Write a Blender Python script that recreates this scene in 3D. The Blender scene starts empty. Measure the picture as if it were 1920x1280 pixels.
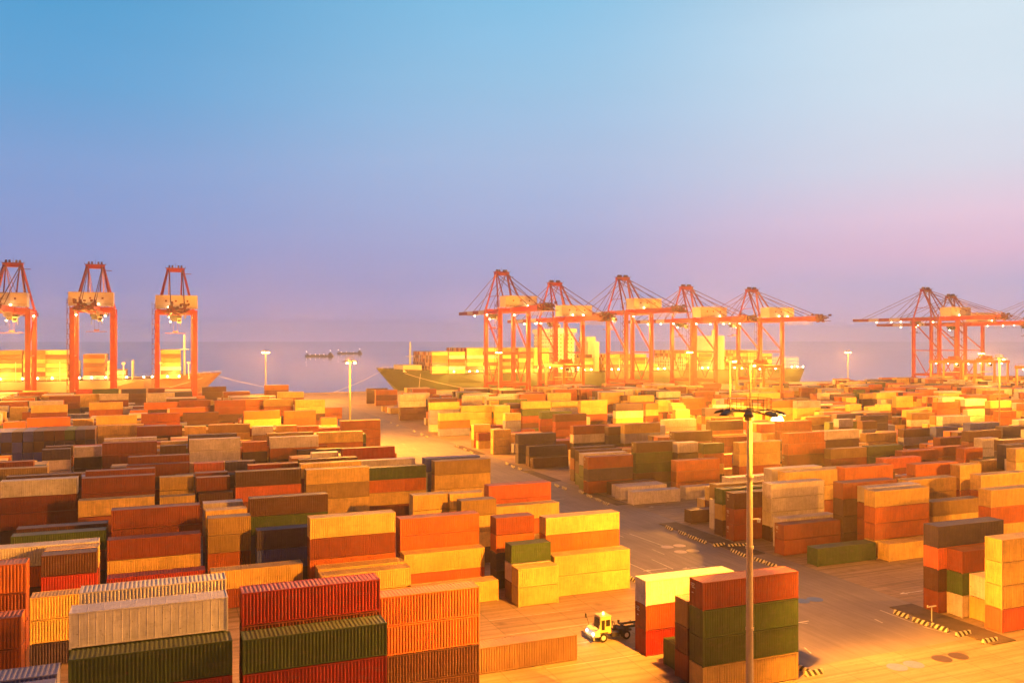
import bpy, math, random, bmesh
from mathutils import Vector, Matrix
random.seed(11)
S = bpy.context.scene
COL = S.collection
R = math.radians

# ------------------------------------------------------------------ camera
CAM_H, FPX, HOR = 36.5, 1637.0, 637.0
YAW = math.atan(665 / 1637)
cam = bpy.data.cameras.new('camera'); co = bpy.data.objects.new('camera', cam); COL.objects.link(co)
co.location = (0, 0, CAM_H); co.rotation_euler = (R(90), 0, -YAW)
cam.sensor_width = 36; cam.lens = 36 * FPX / 1920; cam.shift_y = -3 / 1920
cam.clip_start = .5; cam.clip_end = 40000
S.camera = co

# ------------------------------------------------------------------ sky
def lin(c): return tuple(((v / 255) / 12.92 if v / 255 <= .04045 else ((v / 255 + .055) / 1.055) ** 2.4) for v in c)
W = bpy.data.worlds.new('World'); S.world = W; W.use_nodes = True
nt = W.node_tree; N = nt.nodes; L = nt.links; N.clear()
out = N.new('ShaderNodeOutputWorld'); bg = N.new('ShaderNodeBackground'); L.new(bg.outputs[0], out.inputs[0])
tc = N.new('ShaderNodeTexCoord'); sep = N.new('ShaderNodeSeparateXYZ'); L.new(tc.outputs['Generated'], sep.inputs[0])
def mth(op, a, b=None, nt=nt):
    m = nt.nodes.new('ShaderNodeMath'); m.operation = op
    for i, v in enumerate((a, b)):
        if v is None: continue
        if isinstance(v, (int, float)): m.inputs[i].default_value = v
        else: nt.links.new(v, m.inputs[i])
    return m.outputs[0]
el = mth('DIVIDE', mth('ARCSINE', sep.outputs[2]), R(90))           # -1..1 of elevation
def ramp(stops):
    r = N.new('ShaderNodeValToRGB'); L.new(mth('MULTIPLY', el, 2.0), r.inputs[0])  # 0..45 degrees
    while len(r.color_ramp.elements) < len(stops): r.color_ramp.elements.new(.5)
    for e, (deg, c) in zip(r.color_ramp.elements, stops): e.position = deg / 45; e.color = (*lin(c), 1)
    return r.outputs[0]
DEG_S = (0, 1.1, 3.3, 5.2, 7.3, 10.3, 14.7, 19.0, 44); DEG_C = (0, 1.3, 3.7, 5.8, 8.2, 11.6, 16.6, 21.3, 44)  # highest stop, above the view, is darkened to lower the ambient light
west = ramp(list(zip(DEG_S, ((160, 156, 200), (150, 151, 200), (134, 146, 200), (128, 149, 207), (126, 154, 210), (124, 161, 214), (98, 165, 216), (84, 161, 212), (22, 60, 110)))))
mid = ramp(list(zip(DEG_C, ((168, 161, 206), (155, 156, 205), (144, 157, 208), (148, 165, 213), (156, 177, 220), (162, 189, 226), (149, 196, 230), (134, 196, 233), (26, 66, 116)))))
glow = ramp(list(zip(DEG_S, ((180, 172, 208), (168, 168, 210), (168, 172, 213), (208, 182, 214), (221, 199, 224), (211, 217, 234), (210, 228, 242), (210, 230, 243), (32, 78, 128)))))
az = mth('ARCTAN2', sep.outputs[0], sep.outputs[1])
def azr(a0, a1):
    m_ = N.new('ShaderNodeMapRange'); m_.interpolation_type = 'SMOOTHSTEP'
    L.new(az, m_.inputs[0]); m_.inputs[1].default_value = YAW + R(a0); m_.inputs[2].default_value = YAW + R(a1); return m_.outputs[0]
m1 = N.new('ShaderNodeMixRGB'); L.new(azr(-30, 4), m1.inputs[0]); L.new(west, m1.inputs[1]); L.new(mid, m1.inputs[2])
mx = N.new('ShaderNodeMixRGB'); L.new(azr(0, 30), mx.inputs[0]); L.new(m1.outputs[0], mx.inputs[1]); L.new(glow, mx.inputs[2])
nz = N.new('ShaderNodeTexNoise'); nz.inputs['Scale'].default_value = 2.2; nz.inputs['Detail'].default_value = 3
mp = N.new('ShaderNodeMapping'); mp.inputs['Scale'].default_value = (1, 1, 7); L.new(tc.outputs['Generated'], mp.inputs[0]); L.new(mp.outputs[0], nz.inputs[0])
mv = N.new('ShaderNodeMapRange'); L.new(nz.outputs[0], mv.inputs[0]); mv.inputs[3].default_value = .965; mv.inputs[4].default_value = 1.035
vm = N.new('ShaderNodeVectorMath'); vm.operation = 'SCALE'; L.new(mx.outputs[0], vm.inputs[0]); L.new(mv.outputs[0], vm.inputs[3])
# the sky behind the camera, away from the afterglow, is dimmed to cut ambient fill
back = N.new('ShaderNodeMapRange'); back.interpolation_type = 'SMOOTHSTEP'
dotn = N.new('ShaderNodeVectorMath'); dotn.operation = 'DOT_PRODUCT'; L.new(tc.outputs['Generated'], dotn.inputs[0]); dotn.inputs[1].default_value = (math.sin(YAW + .2), math.cos(YAW + .2), 0)
L.new(dotn.outputs['Value'], back.inputs[0]); back.inputs[1].default_value = -.55; back.inputs[2].default_value = .62; back.inputs[3].default_value = .09; back.inputs[4].default_value = 1
L.new(vm.outputs[0], bg.inputs[0]); L.new(back.outputs[0], bg.inputs[1])

S.view_settings.view_transform = 'Standard'; S.view_settings.look = 'None'; S.view_settings.gamma = 1
S.view_settings.exposure = 0.0
S.cycles.use_denoising = True
S.cycles.max_bounces = 5; S.cycles.volume_bounces = 0; S.cycles.diffuse_bounces = 3
S.cycles.sample_clamp_indirect = 4; S.cycles.sample_clamp_direct = 30
SODIUM = (1.0, .335, .022)
FLOOD = 400000.0                                                     # watts of one high mast
HAZE_D = .00018

# ------------------------------------------------------------------ helpers
FW = Vector((math.sin(YAW), math.cos(YAW), 0)); RT = Vector((math.cos(YAW), -math.sin(YAW), 0))
def at(px, py, z=0.0):
    Z = FPX * (CAM_H - z) / (py - HOR); l = (px - 960) / FPX * Z
    v = FW * Z + RT * l; return Vector((v.x, v.y, z))

class MB:
    def __init__(s): s.v = []; s.f = []; s.m = []
    def quad(s, a, b, c, d, m=0):
        n = len(s.v); s.v += [tuple(a), tuple(b), tuple(c), tuple(d)]; s.f.append((n, n + 1, n + 2, n + 3)); s.m.append(m)
    def box(s, x0, x1, y0, y1, z0, z1, m=0):
        n = len(s.v)
        s.v += [(x0, y0, z0), (x1, y0, z0), (x1, y1, z0), (x0, y1, z0), (x0, y0, z1), (x1, y0, z1), (x1, y1, z1), (x0, y1, z1)]
        for q in ((0, 3, 2, 1), (4, 5, 6, 7), (0, 1, 5, 4), (1, 2, 6, 5), (2, 3, 7, 6), (3, 0, 4, 7)):
            s.f.append(tuple(n + i for i in q)); s.m.append(m)
    def beam(s, p, q, w, h=None, m=0):
        h = h or w; p = Vector(p); q = Vector(q); d = (q - p).normalized()
        u = d.cross(Vector((0, 0, 1)))
        if u.length < 1e-3: u = Vector((1, 0, 0))
        u.normalize(); v = u.cross(d).normalized()
        n = len(s.v)
        for b in (p, q):
            for i, j in ((-1, -1), (1, -1), (1, 1), (-1, 1)): s.v.append(tuple(b + u * (i * w / 2) + v * (j * h / 2)))
        for t in ((0, 1, 2, 3), (7, 6, 5, 4), (0, 4, 5, 1), (1, 5, 6, 2), (2, 6, 7, 3), (3, 7, 4, 0)):
            s.f.append(tuple(n + i for i in t)); s.m.append(m)
    def tube(s, p, q, r0, r1=None, k=12, m=0):
        r1 = r0 if r1 is None else r1; p = Vector(p); q = Vector(q); d = (q - p).normalized()
        u = d.orthogonal().normalized(); v = d.cross(u); n = len(s.v)
        for b, r in ((p, r0), (q, r1)):
            for i in range(k):
                a = 2 * math.pi * i / k; s.v.append(tuple(b + u * (math.cos(a) * r) + v * (math.sin(a) * r)))
        for i in range(k):
            j = (i + 1) % k; s.f.append((n + i, n + j, n + k + j, n + k + i)); s.m.append(m)
        s.f.append(tuple(n + i for i in range(k))[::-1]); s.m.append(m)
        s.f.append(tuple(n + k + i for i in range(k))); s.m.append(m)
    def add(s, o, dm=0):
        n = len(s.v); s.v += o.v; s.f += [tuple(i + n for i in f) for f in o.f]; s.m += [k + dm for k in o.m]
    def mesh(s, name, mats):
        me = bpy.data.meshes.new(name); me.from_pydata(s.v, [], s.f)
        if not isinstance(mats, (list, tuple)): mats = [mats]
        for m in mats: me.materials.append(m)
        if len(mats) > 1: me.polygons.foreach_set('material_index', s.m)
        bm = bmesh.new(); bm.from_mesh(me); bmesh.ops.recalc_face_normals(bm, faces=bm.faces); bm.to_mesh(me); bm.free()
        me.update(); return me
    def build(s, name, mats, parent=None, loc=None):
        o = bpy.data.objects.new(name, s.mesh(name, mats)); COL.objects.link(o)
        if parent: o.parent = parent
        if loc: o.location = loc
        return o
def inst(name, me, parent=None, loc=None, rz=0, color=None):
    o = bpy.data.objects.new(name, me); COL.objects.link(o)
    if parent: o.parent = parent
    if loc: o.location = loc
    if rz: o.rotation_euler.z = rz
    if color: o.color = color
    return o
def tag(o, label=None, cat=None, group=None, kind=None):
    if label: o['label'] = label
    if cat: o['category'] = cat
    if group: o['group'] = group
    if kind: o['kind'] = kind
    return o
def empty(name, loc, rz=0):
    o = bpy.data.objects.new(name, None); COL.objects.link(o); o.location = loc; o.rotation_euler.z = rz
    o.empty_display_size = .5; return o
def copy_tree(o, parent=None):
    c = o.copy(); COL.objects.link(c)
    if parent: c.parent = parent
    for ch in list(o.children): copy_tree(ch, c)
    return c

# ------------------------------------------------------------------ materials
def newmat(name):
    m = bpy.data.materials.new(name); m.use_nodes = True
    b = m.node_tree.nodes['Principled BSDF']; return m, m.node_tree, b
def noise(t, scale, detail=4, vec=None, rough=.6):
    n = t.nodes.new('ShaderNodeTexNoise'); n.inputs['Scale'].default_value = scale; n.inputs['Detail'].default_value = detail
    n.inputs['Roughness'].default_value = rough
    if vec is not None: t.links.new(vec, n.inputs['Vector'])
    return n.outputs['Fac']
def mapr(t, v, a, b, c, d):
    n = t.nodes.new('ShaderNodeMapRange'); t.links.new(v, n.inputs[0])
    for i, x in enumerate((a, b, c, d)): n.inputs[i + 1].default_value = x
    return n.outputs[0]
def mixc(t, f, a, b, mode='MIX'):
    n = t.nodes.new('ShaderNodeMixRGB'); n.blend_type = mode
    for i, x in enumerate((f, a, b)):
        if isinstance(x, (int, float)): n.inputs[i].default_value = x
        elif isinstance(x, tuple): n.inputs[i].default_value = (*x[:3], 1)
        else: t.links.new(x, n.inputs[i])
    return n.outputs[0]
def mapping(t, src, sc):
    n = t.nodes.new('ShaderNodeMapping'); n.inputs['Scale'].default_value = sc; t.links.new(src, n.inputs[0]); return n.outputs[0]
def plain(name, c, rough=.6, metal=0.0, var=.12, scale=1.5):
    m, t, b = newmat(name)
    g = t.nodes.new('ShaderNodeTexCoord').outputs['Object']
    v = mapr(t, noise(t, scale, 5, g), .3, .7, 1 - var, 1 + var)
    sc = t.nodes.new('ShaderNodeVectorMath'); sc.operation = 'SCALE'; sc.inputs[0].default_value = c; t.links.new(v, sc.inputs[3])
    t.links.new(sc.outputs[0], b.inputs['Base Color'])
    b.inputs['Roughness'].default_value = rough; b.inputs['Metallic'].default_value = metal; return m
def emit(name, c, s):
    m, t, b = newmat(name); b.inputs['Base Color'].default_value = (*c, 1)
    b.inputs['Emission Color'].default_value = (*c, 1); b.inputs['Emission Strength'].default_value = s; return m

def paint(name, from_attr):
    """weathered container paint; its colour is the object's own paint colour"""
    m, t, b = newmat(name)
    tc = t.nodes.new('ShaderNodeTexCoord').outputs['Object']
    oi = t.nodes.new('ShaderNodeObjectInfo')
    if from_attr:
        a = t.nodes.new('ShaderNodeAttribute'); a.attribute_name = 'paint'; col = a.outputs['Color']; vec = tc
    else:
        col = oi.outputs['Color']
        ad = t.nodes.new('ShaderNodeVectorMath'); ad.operation = 'ADD'; t.links.new(tc, ad.inputs[0])
        cm = t.nodes.new('ShaderNodeVectorMath'); cm.operation = 'SCALE'; cm.inputs[0].default_value = (91, 57, 33); t.links.new(oi.outputs['Random'], cm.inputs[3])
        t.links.new(cm.outputs[0], ad.inputs[1]); vec = ad.outputs[0]
    big = mapr(t, noise(t, .35, 3, vec), .3, .7, .8, 1.14)
    streak = mapr(t, noise(t, 1.0, 5, mapping(t, vec, (5, 5, .45))), .35, .75, 1.06, .74)
    k = mth('MULTIPLY', big, streak, nt=t)
    sc = t.nodes.new('ShaderNodeVectorMath'); sc.operation = 'SCALE'; t.links.new(col, sc.inputs[0]); t.links.new(k, sc.inputs[3])
    spots = mapr(t, noise(t, 2.6, 7, vec, .72), .62, .70, 0, .85)
    c = mixc(t, spots, sc.outputs[0], (.13, .055, .025))
    grime = mapr(t, noise(t, .9, 6, mapping(t, vec, (1, 1, 2.2)), .7), .5, .72, 0, .28)
    c = mixc(t, grime, c, (.16, .13, .11))
    t.links.new(c, b.inputs['Base Color']); b.inputs['Roughness'].default_value = .58
    return m
M_PAINT = paint('container_paint', False); M_PAINTA = paint('container_paint_mixed', True)
M_RED = plain('crane_red', (.30, .015, .008), .5, var=.18, scale=.3)
M_REDD = plain('crane_dark_steel', (.16, .035, .03), .6)
M_HOUSE = plain('house_white', (.55, .46, .43), .6, var=.08, scale=.4)
M_STEEL = plain('galvanised_steel', (.38, .38, .38), .45, .5)
M_DARK = plain('dark_steel', (.035, .035, .04), .6)
M_ORANGE = plain('gantry_orange', (.62, .17, .03), .5)
M_BLACK = plain('rubber', (.02, .02, .02), .8)
M_POLE2 = plain('mast_steel', (.24, .19, .15), .5, var=.1)
M_MARK = plain('stencil_paint', (.5, .45, .4), .6)
M_POLE = plain('mast_paint', (.66, .56, .42), .45, var=.1)
M_WHITE = plain('white_paint', (.78, .77, .72), .6, var=.1)
M_YEL = plain('cab_yellow', (.76, .60, .26), .45, var=.06)
M_ROPE = plain('mooring_rope', (.75, .68, .55), .8)
M_GLASS = plain('dark_glass', (.03, .035, .04), .08, var=0)
M_LAMP = emit('sodium_lamp_glass', (1.0, .58, .16), 30)
M_BULB = emit('deck_lamp_glass', (1.0, .66, .28), 45)
M_HEAD = emit('headlight_glass', (1.0, .93, .8), 9)
M_HULLG = plain('hull_green', (.085, .11, .055), .5, var=.15, scale=.08)
M_HULLT = plain('hull_tan', (.42, .25, .16), .5, var=.2, scale=.06)
M_DECK = plain('ship_deck', (.35, .2, .1), .7)
M_SHIPW = plain('ship_white', (.8, .75, .62), .5)

def light(parent, loc, power, color=SODIUM, r=.7):
    d = bpy.data.lights.new('lamp_light', 'POINT'); d.energy = power; d.color = color; d.shadow_soft_size = r
    o = bpy.data.objects.new('lamp_light', d); COL.objects.link(o); o.parent = parent; o.location = loc; return o

# ------------------------------------------------------------------ ground and water
m, t, b = newmat('yard_concrete')
g = t.nodes.new('ShaderNodeTexCoord').outputs['Object']
br = t.nodes.new('ShaderNodeTexBrick'); br.offset = 0; br.inputs['Scale'].default_value = 1
br.inputs['Brick Width'].default_value = 5.0; br.inputs['Row Height'].default_value = 5.0; br.inputs['Mortar Size'].default_value = .045
br.inputs['Color1'].default_value = (.37, .27, .19, 1); br.inputs['Color2'].default_value = (.32, .235, .165, 1); br.inputs['Mortar'].default_value = (.15, .13, .11, 1)
t.links.new(g, br.inputs['Vector'])
v1 = mapr(t, noise(t, .05, 5, g), .3, .7, .78, 1.2)
v2 = mapr(t, noise(t, 1.0, 6, mapping(t, g, (.05, 1.1, 1)), .7), .35, .72, 1.15, .55)   # tyre streaks along the lanes
v3 = mapr(t, noise(t, 1.6, 6, g, .75), .54, .70, 1, .62)
k = mth('MULTIPLY', mth('MULTIPLY', v1, v2, nt=t), v3, nt=t)
sc = t.nodes.new('ShaderNodeVectorMath'); sc.operation = 'SCALE'; t.links.new(br.outputs['Color'], sc.inputs[0]); t.links.new(k, sc.inputs[3])
vo = t.nodes.new('ShaderNodeTexVoronoi'); vo.inputs['Scale'].default_value = .16; t.links.new(g, vo.inputs['Vector'])
oil = mapr(t, vo.outputs['Distance'], .02, .16, .55, 0); c_ = mixc(t, oil, sc.outputs[0], (.09, .07, .055))
wr = mapr(t, noise(t, 1.0, 3, mapping(t, g, (.018, .55, 1)), .5), .58, .64, 0, .5); c_ = mixc(t, wr, c_, (.15, .115, .085))
t.links.new(c_, b.inputs['Base Color']); b.inputs['Roughness'].default_value = .7
M_GROUND = m
mb = MB(); mb.box(-1200, 2600, -600, 604, -6, 0)
gr = mb.build('yard_ground', M_GROUND); tag(gr, kind='structure')
m, t, b = newmat('asphalt_road')
g = t.nodes.new('ShaderNodeTexCoord').outputs['Object']
v1 = mapr(t, noise(t, .08, 5, g), .3, .7, .8, 1.2); v2 = mapr(t, noise(t, 1.0, 5, mapping(t, g, (1.4, .07, 1)), .65), .35, .75, 1.1, .75)
sc = t.nodes.new('ShaderNodeVectorMath'); sc.operation = 'SCALE'; sc.inputs[0].default_value = (.235, .20, .185); t.links.new(mth('MULTIPLY', v1, v2, nt=t), sc.inputs[3])
t.links.new(sc.outputs[0], b.inputs['Base Color']); b.inputs['Roughness'].default_value = .7
M_ROAD = m
mb = MB(); mb.quad((64.8, 78, .004), (97, 78, .004), (97, 560, .004), (64.8, 560, .004))
tag(mb.build('road', M_ROAD), kind='structure')
m, t, b = newmat('sea_water')
b.inputs['Base Color'].default_value = (.24, .21, .25, 1); b.inputs['Roughness'].default_value = .08; b.inputs['IOR'].default_value = 1.33
g = t.nodes.new('ShaderNodeTexCoord').outputs['Object']
bp = t.nodes.new('ShaderNodeBump'); bp.inputs['Strength'].default_value = .1; bp.inputs['Distance'].default_value = .3
t.links.new(noise(t, .25, 4, g), bp.inputs['Height']); t.links.new(bp.outputs[0], b.inputs['Normal'])
mb = MB(); mb.quad((-12000, 604.01, -3), (15000, 604.01, -3), (15000, 20000, -3), (-12000, 20000, -3))
tag(mb.build('water', m), kind='structure')
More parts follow.
